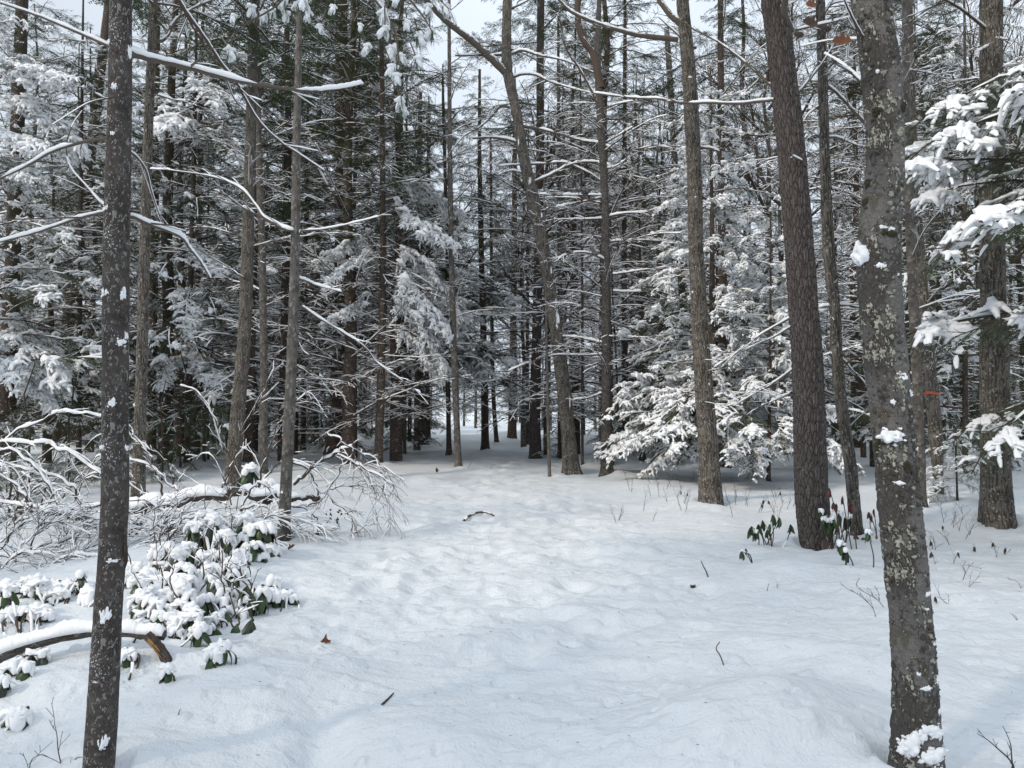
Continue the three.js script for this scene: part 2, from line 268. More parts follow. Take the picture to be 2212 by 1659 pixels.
// ------------------------------------------------------------------ wood and snow builders
const Q = new THREE.Quaternion();
function poly(p0, dir, len, n, o, rnd) {           // a wandering line: droop turns it down as it goes, bend is its unrest
  const pts = [p0.clone()], d = dir.clone().normalize(), s = len / n;
  for (let k = 0; k < n; k++) { d.y -= (o.droop || 0) * s * (0.4 + k / n); d.x += (rnd() - 0.5) * (o.bend || 0.15); d.y += (rnd() - 0.5) * (o.bend || 0.15); d.z += (rnd() - 0.5) * (o.bend || 0.15); d.normalize(); pts.push(pts[k].clone().addScaledVector(d, s)); }
  return pts;
}
const taper = (n, a, b, e = 1) => Array.from({ length: n + 1 }, (_, k) => lerp(a, b, Math.pow(k / n, e)));
function sideTwigs(wb, sb, pts, rad, o, rnd, level = 1) {   // twigs along a finished limb
  let total = 0; for (let k = 1; k < pts.length; k++) total += pts[k].distanceTo(pts[k - 1]);
  let run = 0, next = (o.from ?? 0.15) * total, side = rnd() < 0.5 ? 1 : -1;
  for (let k = 1; k < pts.length; k++) {
    const seg = pts[k].distanceTo(pts[k - 1]);
    while (next < run + seg) {
      const t = (next - run) / seg, p = pts[k - 1].clone().lerp(pts[k], t), T = pts[k].clone().sub(pts[k - 1]).normalize(), g = next / total;
      const S = V().crossVectors(T, V(0, 1, 0)).normalize().multiplyScalar(side), a = (o.angle ?? 0.9) * (0.7 + 0.6 * rnd());
      const d = T.clone().multiplyScalar(Math.cos(a)).addScaledVector(S, Math.sin(a) * (0.55 + 0.45 * rnd())); d.y += (o.lift ?? 0) + (rnd() - 0.5) * (o.spread ?? 0.7);
      const len = o.len * (0.45 + 0.75 * rnd()) * (o.shape ? o.shape(g) : 1 - 0.55 * g), n = Math.max(2, Math.round(len / (o.step ?? 0.12))), r0 = Math.max(o.rmin ?? 0.0022, Math.min(rad[k] * 0.6, o.r ?? 0.006));
      const q = poly(p, d, len, n, { droop: o.droop ?? 0.2, bend: o.bend ?? 0.22 }, rnd), rr = taper(n, r0, o.rmin ?? 0.0022);
      wb.tube(q, rr, o.sides ?? 3); if (sb && rnd() < (o.snowy ?? 0.8)) sb.snow(q, rr, { w: (o.sw ?? 0.005), h: (o.sh ?? 0.012), s: rnd() * 50, f: 7, sides: 4, gap: o.gap ?? -0.5 });
      if (level > 0 && o.sub) sideTwigs(wb, sb, q, rr, { ...o, ...o.sub }, rnd, level - 1);
      side *= rnd() < 0.75 ? -1 : 1; next += (o.every ?? 0.18) * (0.5 + rnd());
    }
    run += seg;
  }
}
function deadBranch(seed, L = 2.4, o = {}) {       // leafless conifer branch along +X
  const rnd = rng(seed), wb = new MB(), sb = new MB(), n = 9;
  const pts = poly(V(0, 0, 0), V(1, (o.rise ?? 0.1) + (rnd() - 0.5) * 0.2, (rnd() - 0.5) * 0.2), L, n, { droop: o.droop ?? 0.16, bend: 0.16 }, rnd), rad = taper(n, o.r ?? 0.02, 0.006, 0.8);
  wb.tube(pts, rad, 5); sb.snow(curve(pts, n * 2), taper(n * 2, o.r ?? 0.02, 0.006, 0.8), { w: 0.008, h: 0.026, s: seed, f: 3, gap: -0.4 });
  sideTwigs(wb, sb, pts, rad, { every: o.every ?? 0.17, len: o.len ?? 0.75, r: 0.0105, rmin: 0.0045, angle: 0.85, droop: 0.25, sw: 0.006, sh: 0.016, snowy: o.snowy ?? 0.7, sub: { every: 0.14, len: 0.32, r: 0.006, from: 0.25 } }, rnd);
  return { wood: wb, snow: sb };
}
// a hemlock bough along +X: flat spray of feathered twigs bent down by the snow that lies on it
function hemlockBough(seed, o = {}) {
  const { L = 2.2, fine = true, thr = -0.05, snowy = 0.72, droop = 0.3, wide = 0.5, from = 0.16, pad = 0.11, big = 1 } = o, rnd = rng(seed), wb = new MB(), nb = new MB(), sb = new MB(), n = 10;
  const pts = poly(V(0, 0, 0), V(1, 0.12 + (rnd() - 0.5) * 0.15, (rnd() - 0.5) * 0.25), L, n, { droop, bend: 0.2 }, rnd), rad = taper(n, 0.018, 0.004, 0.8), c = new THREE.CatmullRomCurve3(pts);
  wb.tube(pts, rad, 5); sb.snow(pts, rad, { w: 0.010, h: 0.026, s: seed, f: 3.5, gap: -0.1 });
  const twig = (p, d, len, snowHere) => {          // one feathered twig, its needles in two flat rows
    const q = poly(p, d, len, 3, { droop: 2.2, bend: 0.12 }, rnd), S = V(), T = V();
    const m = fine ? Math.max(4, Math.round(len / 0.011)) : Math.max(3, Math.round(len / 0.03)), nl = fine ? 0.017 : 0.030, nw = fine ? 0.0048 : 0.018;
    for (let k = 0; k < m; k++) {
      const t = k / m * 2.999, i = Math.floor(t), f = t - i, x = lerp(q[i].x, q[i + 1].x, f), y = lerp(q[i].y, q[i + 1].y, f), z = lerp(q[i].z, q[i + 1].z, f);
      T.subVectors(q[i + 1], q[i]).normalize(); S.crossVectors(T, V(0, 1, 0)).normalize(); const e = nl * (0.75 + 0.5 * rnd()) * (k > m * 0.8 ? 0.7 : 1);
      for (const s of [-1, 1]) { const dx = S.x * s * 0.82 + T.x * 0.6, dy = S.y * s * 0.82 + T.y * 0.6 + (rnd() - 0.5) * 0.35, dz = S.z * s * 0.82 + T.z * 0.6; const a = nb.v(x - T.x * nw / 2, y - T.y * nw / 2, z - T.z * nw / 2), b = nb.v(x + T.x * nw / 2, y + T.y * nw / 2, z + T.z * nw / 2), g = nb.v(x + dx * e, y + dy * e, z + dz * e); nb.tri(a, b, g); }
    }
    if (snowHere > 0) {
      const k0 = rnd() < 0.5 ? 0 : 1, qq = k0 ? [q[0].clone().lerp(q[1], 0.5), q[1], q[2], q[3].clone().lerp(q[2], 0.25)] : [q[0], q[1], q[2], q[3].clone().lerp(q[2], 0.1)], w = (0.015 + 0.016 * rnd()) * snowHere;
      sb.snow(qq, [w * 0.45, w * 0.8, w * 0.75, w * 0.35], { w: 0.004, h: 0.012 + 0.018 * rnd() * snowHere, s: rnd() * 90, full: true, sides: fine ? 6 : 4 });
    }
  };
  const sp = fine ? 0.07 : 0.10;
  for (let x = from; x < 1; x += sp / L * (0.8 + 0.4 * rnd())) for (const s of [-1, 1]) {
    if (rnd() < 0.16) continue;
    const p = c.getPoint(x), T = c.getTangent(x), S = V().crossVectors(T, V(0, 1, 0)).normalize().multiplyScalar(s), len = wide * L * Math.pow(Math.sin(Math.PI * clamp(0.12 + x * 0.9)), 0.8) * (0.5 + 0.5 * rnd()) * (1 - 0.35 * x) * 0.62 + 0.06;
    const d = T.clone().multiplyScalar(0.62).addScaledVector(S, 0.78); d.y += (rnd() - 0.65) * 1.1; d.addScaledVector(T, (rnd() - 0.5) * 0.7);
    const k = Math.max(3, Math.round(len / 0.13)), q = poly(p, d, len, k, { droop: 1.25, bend: 0.2 }, rnd), rr = taper(k, 0.005, 0.0022), zone = sst(thr, thr + 0.5, vnoise(x * 9 + seed, s * 2.2 + seed) + (rnd() - 0.5) * 0.8 + (snowy - 0.75) * 3);
    wb.tube(q, rr, 3); if (zone > 0.85) sb.snow(q, rr.map((r) => r + 0.007), { w: 0.012, h: 0.034 * zone, s: rnd() * 60, f: 6, gap: -0.4 - zone * 0.6, sides: fine ? 6 : 4 });
    const cc0 = new THREE.CatmullRomCurve3(q);
    if (zone > 0.15) for (let y = 0.3 + 0.3 * rnd(); y < 1.02; y += (pad + pad * rnd()) / len) if (rnd() < 0.8) {
      const pp = cc0.getPoint(Math.min(1, y)), k2 = (0.75 + 0.6 * rnd()) * (0.6 + 0.5 * zone), wd = (fine ? 0.028 + 0.026 * rnd() : 0.036 + 0.03 * rnd()) * k2 * big; pp.y += 0.008; pp.x += (rnd() - 0.5) * 0.03; pp.z += (rnd() - 0.5) * 0.03;
      sb.blob(pp, wd * (0.9 + 0.5 * rnd()), wd * (0.6 + 0.35 * rnd()), wd * (0.9 + 0.5 * rnd()), rnd() * 99, fine ? 2 : 1, 0.75, 0.4);
      if (fine || rnd() < 0.5) for (let j = 0; j < 3; j++) { const a = rnd() * 6.28, L = wd * (1.4 + 1.3 * rnd()), e = pp.clone(), g = pp.clone().add(V(Math.cos(a) * L * 0.55, -L * 0.12, Math.sin(a) * L * 0.55)), h = pp.clone().add(V(Math.cos(a) * L, -L * 0.5, Math.sin(a) * L)); sb.snow([e, g, h], [wd * 0.5, wd * 0.45, wd * 0.2], { w: 0.003, h: wd * 0.4, s: rnd() * 50, full: true, sides: fine ? 6 : 4 }); }
    }
    const cc = cc0, ts = fine ? 0.034 : 0.062;
    for (let y = 0.12; y < 1; y += ts / len * (0.8 + 0.4 * rnd())) for (const e of [-1, 1]) {
      const pp = cc.getPoint(y), TT = cc.getTangent(y), SS = V().crossVectors(TT, V(0, 1, 0)).normalize().multiplyScalar(e), dd = TT.clone().multiplyScalar(0.66).addScaledVector(SS, 0.72); dd.y += (rnd() - 0.55) * 0.7;
      const tl = (0.05 + 0.075 * (1 - y)) * (0.7 + 0.6 * rnd()) * (fine ? 1 : 1.25);
      twig(pp, dd, tl, rnd() < zone * zone * snowy * (fine ? 0.2 : 0.07) ? (0.6 + 0.6 * rnd()) * (0.5 + 0.6 * zone) : 0);
    }
    twig(q[k], q[k].clone().sub(q[k - 1]), 0.09, zone > 0.3 ? 0.8 : 0);
  }
  return { wood: wb, needles: nb, snow: sb };
}
const packed = (b) => ({ wood: b.wood.geo(), snow: b.snow.geo(), needles: b.needles && b.needles.geo() });
const DEADB = [11, 12, 13, 14, 15, 16, 17].map((s, k) => deadBranch(s, 2.4, { rise: [0.2, 0.05, 0.3, -0.05, 0.15, 0.35, 0.1][k], droop: [0.22, 0.12, 0.3, 0.1, 0.2, 0.26, 0.3][k] }));
const DEAD = DEADB.map(packed);
const BOUGHB = [21, 22, 23, 24].map((s, k) => hemlockBough(s, { droop: [0.45, 0.6, 0.36, 0.5][k], snowy: [0.8, 0.74, 0.84, 0.76][k], thr: [0.05, 0.14, 0.0, 0.1][k], pad: 0.105, big: 1.15 }));
const BOUGH = BOUGHB.map(packed);
const HEAVY = [61, 62].map((s, k) => packed(hemlockBough(s, { droop: [0.6, 0.45][k], snowy: 0.86, thr: -0.3, pad: 0.1, big: 1.3 })));
const LIGHTB = [25, 26, 27].map((s, k) => packed(hemlockBough(s, { droop: [0.4, 0.6, 0.5][k], snowy: 0.72, thr: [0.2, 0.38, 0.5][k], pad: 0.12, big: 1.25 })));
const SPRAY = [51, 52, 53].map((s, k) => packed(hemlockBough(s, { L: 1.5, droop: [0.5, 0.7, 0.35][k], snowy: 0.72, thr: [0.1, 0.2, 0.3][k], pad: 0.13, big: 1.05, wide: 0.42 })));
const COARSEB = [31, 32, 33].map((s, k) => hemlockBough(s, { fine: false, droop: [0.45, 0.3, 0.55][k], snowy: [0.7, 0.6, 0.66][k], thr: [0.45, 0.55, 0.35][k], pad: 0.14 }));
const GREENB = [41, 42].map((s, k) => hemlockBough(s, { fine: false, droop: [0.18, 0.26][k], snowy: 0.6, thr: 0.7, pad: 0.2 }));

const GREENP = GREENB.map(packed);
// ------------------------------------------------------------------ trunks
const TREES = {};
function trunkGeo(pts, rad, B, base, o) {
  const c = new THREE.CatmullRomCurve3(pts, false, 'centripetal'), L = c.getLength(), rows = [], mb = new MB(), sides = o.sides;
  const heights = pts.map((p) => p.y), R = (y) => { let k = 1; while (k < pts.length - 1 && heights[k] < y) k++; const t = clamp((y - heights[k - 1]) / (heights[k] - heights[k - 1])); return lerp(rad[k - 1], rad[k], t); };
  for (let s = 0; s < L;) { rows.push(s); const y = c.getPointAt(s / L).y; s += y > o.vis ? 0.5 : o.step; } rows.push(L);
  const bot = pts[0].y + 0.15, rM = R(bot + 0.8), reps = Math.max(1, Math.round(2 * Math.PI * rM / B.tw)), sd = o.seed, amp = o.amp ?? 1;
  const ring = [];
  rows.forEach((s, k) => {
    const p = c.getPointAt(s / L), h = p.y - bot, near = p.y <= o.vis, r0 = R(p.y) * (1 + (o.flare ?? 0.4) * Math.exp(-Math.max(0, h) / (rM * 1.3)));
    for (let a = 0; a <= sides; a++) {
      const th = a / sides * Math.PI * 2, u = a / sides * reps, v = s / B.th, cx = Math.sin(th), cz = -Math.cos(th);
      let r = r0 * (1 + 0.07 * vnoise(cx * 1.4 + sd, p.y * 0.9, cz * 1.4 + sd) + 0.035 * vnoise(cx * 2.6 + sd, p.y * 4, cz * 2.6));
      r *= 1 + 0.16 * Math.exp(-Math.max(0, h) / (rM * 1.2)) * Math.sin(th * 4 + sd + Math.sin(th * 2));
      if (near && sides > 20) r += amp * B.disp * (B.sample(u, v) - 0.55);
      mb.v(p.x + cx * r - base.x, p.y - base.y, p.z + cz * r - base.z, u, v);
    }
    if (k) mb.ring((k - 1) * (sides + 1), k * (sides + 1), sides + 1, true);
  });
  const g = mb.geo(); return { g, c, L, R };
}
// d: metres from the camera plane; px: [x, y, width] of the trunk in the photograph from its foot upward; top: height in metres
function tree(key, name, label, barkName, px, o = {}) {
  const B = BARK[barkName], foot = o.d ? null : onGround(px[0][0], px[0][1]), d = o.d ?? -foot.z;
  let pts = px.map((p, k) => { const q = at(p[0], p[1], d + (o.lean || 0) * k / px.length); return q; }), rad = px.map((p) => p[2] * d / FL / 2 * Math.cos(Math.atan((p[0] - PW / 2) / FL)));
  const e = pts[0].clone().sub(pts[1]).normalize(); let g = ground(pts[0].x, pts[0].z);
  if (pts[0].y > g + 0.02) { const t = (pts[0].y - g) / -e.y; const q = pts[0].clone().addScaledVector(e, t); pts.unshift(q); rad.unshift(rad[0] * 1.02); g = ground(q.x, q.z); }
  const base = V(pts[0].x, g, pts[0].z); pts.unshift(pts[0].clone().addScaledVector(e, (pts[0].y - g + 0.2) / -e.y)); rad.unshift(rad[0]);
  if (Math.abs(pts[0].y - pts[1].y) < 0.03) { pts.splice(1, 1); rad.splice(1, 1); }
  const last = pts[pts.length - 1], dir = last.clone().sub(pts[pts.length - 2]).normalize(), H = o.top ?? 14, vis = Math.min(last.y, at(0, -20, d).y);
  if (g + H > last.y + 0.6) for (const t of [0.25, 0.6, 1]) { const y = lerp(last.y, g + H, t), k = (y - last.y) / dir.y; pts.push(V(last.x + dir.x * k * (1 - 0.4 * t), y, last.z + dir.z * k * (1 - 0.4 * t))); rad.push(lerp(rad[rad.length - 1], 0.02, t === 1 ? 1 : t * 0.55)); }
  const wpx = Math.max(...px.map((p) => p[2])), id = [...key].reduce((s, c) => s * 31 + c.charCodeAt(0), 7) % 997;
  const sides = wpx > 55 ? 110 : wpx > 34 ? 72 : wpx > 20 ? 36 : 14, step = wpx > 34 ? Math.max(0.014, d * 0.0026) : wpx > 20 ? 0.06 : 0.15;
  const T = trunkGeo(pts, rad, B, base, { sides, step, vis, seed: id * 0.37, flare: o.flare, amp: o.amp });
  const root = thing(name, label, 'tree', base, o.group);
  const trunk = part('trunk', T.g, B.m, root); banks.push([base.x, base.z, T.R(base.y + 0.1) * 1.1, id]);
  const axis = (y) => { let a = 0, b = T.L; for (let k = 0; k < 24; k++) { const m = (a + b) / 2; if (T.c.getPointAt(m / T.L).y < y) a = m; else b = m; } const p = T.c.getPointAt(a / T.L); return { p, r: T.R(y) }; };
  return TREES[key] = { root, trunk, base, d, axis, id, H, rnd: rng(id + 3) };
}
// a limb drawn through pixels, at the depth of its tree plus dz at its tip
function branch(t, px, r0, o = {}) {
  t = typeof t === 'string' ? TREES[t] : t;
  const rnd = rng(px[0][0] * 7 + px[0][1] + 1), n = px.length - 1, dz = o.dz ?? 0, raw = px.map((p, k) => at(p[0], p[1], t.d + dz * k / n).sub(t.base));
  if (!o.free) { const a = t.axis(raw[0].y + t.base.y); raw[0].z = a.p.z - t.base.z; }
  const N = Math.max(8, Math.round(n * 6)), pts = curve(raw, N).map((p, k) => (k && k < N ? p.add(V((rnd() - 0.5), (rnd() - 0.5), (rnd() - 0.5)).multiplyScalar(r0 * 0.16)) : p)), rad = taper(N, r0, o.tip ?? r0 * 0.3, 0.8), wb = new MB(), sb = new MB();
  const sides = r0 * FL / t.d > 6 ? 10 : 6; wb.tube(pts, rad, sides);
  const fine = curve(pts, N * 3);
  sb.snow(fine, taper(N * 3, r0, o.tip ?? r0 * 0.3, 0.8), { w: o.sw ?? 0.004, h: o.sh ?? Math.max(0.014, r0 * 0.9), s: px[0][1] + px[0][0], f: o.f ?? 4, gap: o.gap ?? -0.6 });
  if (o.twigs !== 0) sideTwigs(wb, sb, pts, rad, { every: o.every ?? 0.22, len: o.twigs ?? 0.5, r: Math.min(0.009, r0 * 0.5), rmin: o.rmin ?? 0.0026, angle: 0.8, droop: 0.1, from: 0.25, sw: 0.004, sh: 0.011, snowy: 0.75, step: 0.09, sub: { every: 0.16, len: (o.twigs ?? 0.5) * 0.4, r: 0.004, from: 0.2 } }, rnd);
  const m = part('branch', wb.geo(), o.mat ?? twigGrey, t.root); if (o.snow !== false) part('snow', sb.geo(), snowM, m);
  return m;
}
// procedural boughs set round a trunk as parts: kind 'dead' or 'bough'
// openings in the high boughs through which the sun reaches two places on the snow
const GAPS = [onGround(1715, 1245), onGround(1330, 1310)].map((p) => { const r = new THREE.Ray(p, SUN_DIR.clone()); return r; });
function boughs(t, kind, h0, h1, count, len, o = {}) {
  if (kind === 'dead') count = Math.round(count * 1.35);
  t = typeof t === 'string' ? TREES[t] : t; const rnd = t.rnd, sets = kind === 'dead' ? DEAD : kind === 'light' ? LIGHTB : kind === 'spray' ? SPRAY : kind === 'green' ? GREENP : BOUGH;
  let az = rnd() * 6;
  for (let k = 0; k < count; k++) {
    const f = (k + rnd() * 0.9) / count, h = lerp(h0, h1, f), a = t.axis(t.base.y + h), L = lerp(len[0], len[1], f) * (0.7 + 0.6 * rnd()); az += 2.39996 + (rnd() - 0.5) * 0.9; let A = az;
    if (o.arc) A = o.arc[0] + (o.arc[1] - o.arc[0]) * rnd();
    const S = sets[Math.floor(rnd() * sets.length)], s = L / (kind === 'dead' ? 2.4 : kind === 'spray' ? 1.5 : 2.2), tilt = (o.tilt ?? 0) + (rnd() - 0.5) * (kind === 'dead' ? 0.55 : 0.3);
    if (o.avoid) { const q = a.p.clone().add(V(Math.cos(A) * L * 0.6, 0, -Math.sin(A) * L * 0.6)), X = PW / 2 + FL * q.x / -q.z, Y = HORIZON - FL * (q.y - 0.25 - EYE) / -q.z; if (Math.hypot(X - o.avoid[0], Y - o.avoid[1]) < o.avoid[2]) continue; }
    if (kind === 'green' && o.gap !== false) { const q = a.p.clone().add(V(Math.cos(A) * L * 0.5, 0, -Math.sin(A) * L * 0.5)); if (GAPS.some((g) => g.distanceSqToPoint(q) ** 0.5 < 1.3)) continue; }
    const m = part(kind === 'dead' ? 'branch' : 'bough', S.wood, kind === 'dead' ? (o.mat ?? twigM) : twigM, t.root);
    m.position.copy(a.p).sub(t.base); m.position.x += Math.cos(A) * a.r * 0.5; m.position.z -= Math.sin(A) * a.r * 0.5; m.rotation.set(kind === 'dead' ? 0 : (rnd() - 0.5) * 0.9, A, tilt, 'YZX'); m.scale.set(s, s * (0.9 + 0.2 * rnd()), s * (rnd() < 0.5 ? -1 : 1));
    if (S.needles) part('foliage', S.needles, o.green ?? needleM, m);
    if (o.snow !== false) part('snow', S.snow, snowM, m);
  }
}

function oneBough(k, h, A, s, tilt, set = BOUGH, i = 0) {   // a single bough set by hand
  const t = TREES[k], a = t.axis(t.base.y + h), S = set[i % set.length], m = part('bough', S.wood, twigM, t.root);
  m.position.copy(a.p).sub(t.base); m.rotation.set(0.2 * Math.sin(h * 9), A, tilt, 'YZX'); m.scale.set(s, s, i % 2 ? s : -s);
  part('foliage', S.needles, needleM, m); part('snow', S.snow, snowM, m);
}
// ------------------------------------------------------------------ the trees one can tell apart
// left foreground
tree('T1', 'maple_tree', 'slim dark smooth-barked tree with pale lichen spots, nearest on the left edge of the clearing', 'smooth', [[213, 1659, 71], [231, 1366, 66], [248, 1093, 64], [249, 820, 62], [251, 548, 59], [258, 270, 56], [262, 0, 51]], { d: 3.3, top: 11, flare: 0.1 });
tree('T2', 'pine_tree', 'grey-brown furrowed trunk standing just behind the near dark lichen-spotted tree', 'ridge', [[298, 1072, 30], [303, 924, 26], [312, 566, 22], [320, 297, 21], [332, 0, 17]], { d: 13.2, top: 15 });
tree('T3', 'hemlock_tree', 'thick brown conifer trunk at the far left edge above the snowy thicket', 'hemlock', [[12, 1010, 42], [22, 700, 37], [33, 400, 34], [48, 0, 28]], { top: 18 });
tree('T4', 'hemlock_tree', 'dark conifer trunk leaning to the right, seen left of the near lichen-spotted tree', 'hemlock', [[112, 975, 33], [128, 850, 30], [160, 596, 28], [200, 300, 24], [235, 0, 18]], { top: 16 });
tree('T2b', 'hemlock_tree', 'dark trunk half hidden behind the grey-brown furrowed trunk on the left', 'hemlock', [[326, 985, 24], [330, 700, 21], [336, 300, 17], [340, 0, 13]], { top: 16 });
tree('T5', 'pine_tree', 'straight grey-brown trunk leaning right among the saplings behind the fallen log', 'ridge', [[500, 1056, 33], [515, 880, 31], [527, 740, 29], [537, 450, 25], [545, 150, 21], [548, 0, 19]], { top: 16 });
tree('T5b', 'hemlock_tree', 'thin dark trunk showing at the right side of the straight grey-brown leaning trunk', 'hemlock', [[535, 1000, 20], [543, 760, 17], [552, 400, 13], [556, 0, 10]], { top: 15 });
tree('T6', 'maple_tree', 'slender pale grey trunk between the grey-brown leaning trunk and the spotted young tree', 'grey', [[568, 1022, 19], [570, 800, 17], [566, 548, 16], [557, 250, 14], [554, 0, 13]], { top: 15 });
tree('T7', 'maple_tree', 'young grey-brown tree with a snow-filled knot at its foot by the fallen bough', 'grey', [[612, 1166, 27], [618, 1040, 25], [627, 860, 24], [636, 620, 21], [641, 300, 17], [647, 0, 12]], { top: 12 });
tree('T8', 'hemlock_tree', 'massive dark hemlock trunk standing behind the fallen bough', 'hemlock', [[728, 981, 44], [732, 860, 39], [739, 600, 33], [738, 300, 29], [738, 0, 26]], { top: 22, flare: 0.3 });
tree('T8b', 'hemlock_tree', 'mossy grey trunk left of the massive dark hemlock', 'grey', [[680, 957, 17], [682, 800, 14], [686, 500, 12], [690, 100, 9]], { top: 15 });
tree('T9', 'pine_tree', 'slim brown pine trunk with broken limbs low down right of the massive hemlock', 'hemlock', [[816, 1004, 20], [822, 860, 18], [827, 600, 15], [826, 300, 11], [824, 0, 9]], { top: 15 });
tree('T10', 'hemlock_tree', 'dark trunk with splayed roots, left one of a close pair left of the trail', 'hemlock', [[911, 962, 25], [910, 900, 15], [907, 700, 14], [906, 400, 11], [908, 200, 8]], { top: 16, flare: 0.5 });
tree('T10b', 'hemlock_tree', 'dark trunk, right one of a close pair left of the trail', 'hemlock', [[923, 958, 15], [923, 860, 13], [924, 600, 11], [926, 300, 8]], { top: 16 });
tree('T11', 'maple_tree', 'very thin straight grey trunk left of the close dark pair', 'grey', [[874, 984, 8], [874, 900, 8], [876, 600, 7], [878, 300, 5]], { top: 13 });
tree('T12', 'pine_tree', 'thin reddish broken-barked trunk left of the pale grey trunk by the trail', 'hemlock', [[970, 984, 12], [968, 850, 10], [966, 550, 9], [958, 250, 7]], { top: 13 });
tree('T13', 'maple_tree', 'pale grey slender trunk rising at the left side of the trail', 'grey', [[990, 1012, 16], [986, 900, 14.5], [981, 760, 13.5], [975, 548, 12], [971, 200, 9], [970, 0, 7]], { top: 14 });
tree('T14', 'hemlock_tree', 'near-black hemlock trunk with many thin limbs in the middle of the trail end', 'hemlock', [[1048, 975, 18], [1046, 800, 15], [1040, 548, 12], [1036, 350, 9], [1036, 150, 6]], { top: 15.5 });
tree('T15', 'pine_tree', 'thin dark trunk just right of the near-black hemlock', 'hemlock', [[1073, 957, 10], [1066, 860, 9], [1062, 600, 7], [1060, 300, 5]], { top: 15 });
tree('T16', 'hemlock_tree', 'dark old trunk with a snowy stump beside it at the end of the trail', 'hemlock', [[1106, 949, 19], [1108, 800, 16], [1110, 600, 13], [1112, 300, 10]], { top: 20 });
tree('T17', 'pine_tree', 'thin black trunk left of the tall straight pine by the leaning tree', 'hemlock', [[1140, 959, 9], [1139, 800, 8], [1140, 600, 7], [1141, 400, 6]], { top: 15 });
tree('T18', 'pine_tree', 'tall straight dark brown pine standing left of the leaning tree', 'pine', [[1157, 990, 26], [1156, 900, 23], [1160, 700, 20], [1166, 410, 17], [1167, 200, 16], [1168, 0, 15]], { top: 22 });
tree('T19', 'birch_sapling', 'thin pale-flecked sapling between the tall pine and the leaning tree', 'grey', [[1187, 1031, 8], [1184, 900, 7], [1180, 700, 5], [1176, 450, 3.5]], { top: 7 });
tree('T20', 'oak_tree', 'crooked brown oak leaning left over the trail with a large limb high up', 'ridge', [[1235, 1025, 33], [1223, 890, 30], [1206, 750, 28.5], [1175, 548, 27], [1147, 410, 27], [1128, 320, 24], [1115, 239, 22], [1096, 150, 23], [1094, 80, 20], [1096, 0, 19]], { top: 17 });
tree('T21', 'maple_tree', 'grey trunk just behind the foot of the leaning oak', 'grey', [[1210, 988, 12], [1210, 800, 11], [1209, 560, 10], [1207, 300, 8], [1206, 100, 6]], { top: 15 });
tree('T22', 'pine_tree', 'pole-thin dark trunk between the leaning oak and the straight forked trunk', 'hemlock', [[1258, 1004, 6.5], [1258, 800, 6], [1257, 500, 5], [1255, 300, 4]], { top: 11 });
tree('T23', 'maple_tree', 'straight dark trunk that forks near the top, right of the leaning oak', 'smooth', [[1311, 1026, 25], [1311, 900, 23], [1310, 700, 20], [1306, 420, 17], [1296, 240, 16], [1291, 130, 14], [1294, 0, 10]], { top: 16 });
tree('T24', 'hemlock_tree', 'dark trunk behind the snowy drooping hemlock, right of the forked trunk', 'hemlock', [[1353, 976, 16], [1350, 800, 14], [1349, 500, 11], [1350, 100, 8]], { top: 18 });
tree('T25', 'maple_tree', 'very thin dark sapling close to the right side of the forked trunk', 'smooth', [[1338, 988, 5.5], [1334, 850, 5], [1324, 650, 4]], { top: 7 });
tree('T26', 'oak_tree', 'tan-brown trunk rising in front of the snowy drooping hemlock', 'ridge', [[1536, 1091, 50], [1530, 980, 43], [1518, 800, 37], [1504, 548, 31], [1498, 341, 32], [1489, 170, 30], [1474, 0, 26]], { top: 16, flare: 0.12 });
tree('T26b', 'maple_tree', 'grey-brown trunk leaning left, partly behind the tan-brown trunk', 'grey', [[1492, 965, 20], [1480, 720, 17], [1468, 548, 16], [1455, 300, 14], [1440, 60, 12]], { top: 16 });
tree('T27', 'hemlock_tree', 'dark hemlock trunk close behind the tan-brown trunk', 'hemlock', [[1565, 1010, 25], [1563, 850, 22], [1560, 600, 19], [1558, 300, 15], [1556, 0, 12]], { top: 18 });
tree('T28', 'pine_tree', 'stout dark pine with scaly furrowed bark and two long bare limbs', 'pine', [[1765, 1180, 76], [1752, 1050, 72], [1745, 820, 66], [1727, 548, 63], [1712, 341, 62], [1697, 205, 60], [1682, 80, 56], [1672, 0, 55]], { top: 18, flare: 0.04 });
tree('T29', 'oak_tree', 'slender wavy brown trunk just right of the stout scaly pine', 'ridge', [[1851, 1156, 27], [1836, 1000, 27], [1818, 880, 26], [1806, 740, 25], [1804, 680, 24], [1791, 548, 26], [1782, 341, 22], [1775, 100, 20], [1772, 0, 19]], { top: 15 });
tree('T30', 'birch_tree', 'nearest right-hand trunk, grey and blotched with pale lichen and snow pads', 'lichen', [[1978, 1659, 118], [1977, 1540, 103], [1970, 1366, 95], [1958, 1230, 94], [1944, 1093, 94], [1926, 890, 92], [1906, 700, 93], [1898, 548, 96], [1912, 341, 84], [1904, 170, 88], [1890, 60, 84], [1880, 0, 82]], { d: 3.36, top: 10, flare: 0.05 });
tree('T31', 'maple_tree', 'mossy grey-brown trunk with orange tape tied round it', 'ridge', [[2028, 1069, 17], [2022, 950, 31], [2013, 860, 30], [2000, 720, 29], [1980, 480, 26], [1970, 300, 22], [1962, 0, 18]], { top: 15 });
tree('T31b', 'birch_tree', 'pale grey birch trunk half hidden between the lichened trunk and the taped trunk', 'grey', [[1990, 1080, 24], [1984, 900, 25], [1975, 700, 22], [1962, 400, 20], [1955, 0, 15]], { d: 12.6, top: 15 });
tree('T32', 'oak_tree', 'heavy ridged brown trunk at the right edge behind the snowy hemlock sprays', 'ridge', [[2154, 1128, 72], [2150, 1000, 66], [2148, 800, 62], [2144, 548, 56], [2142, 250, 53], [2141, 0, 51]], { top: 18, flare: 0.03 });

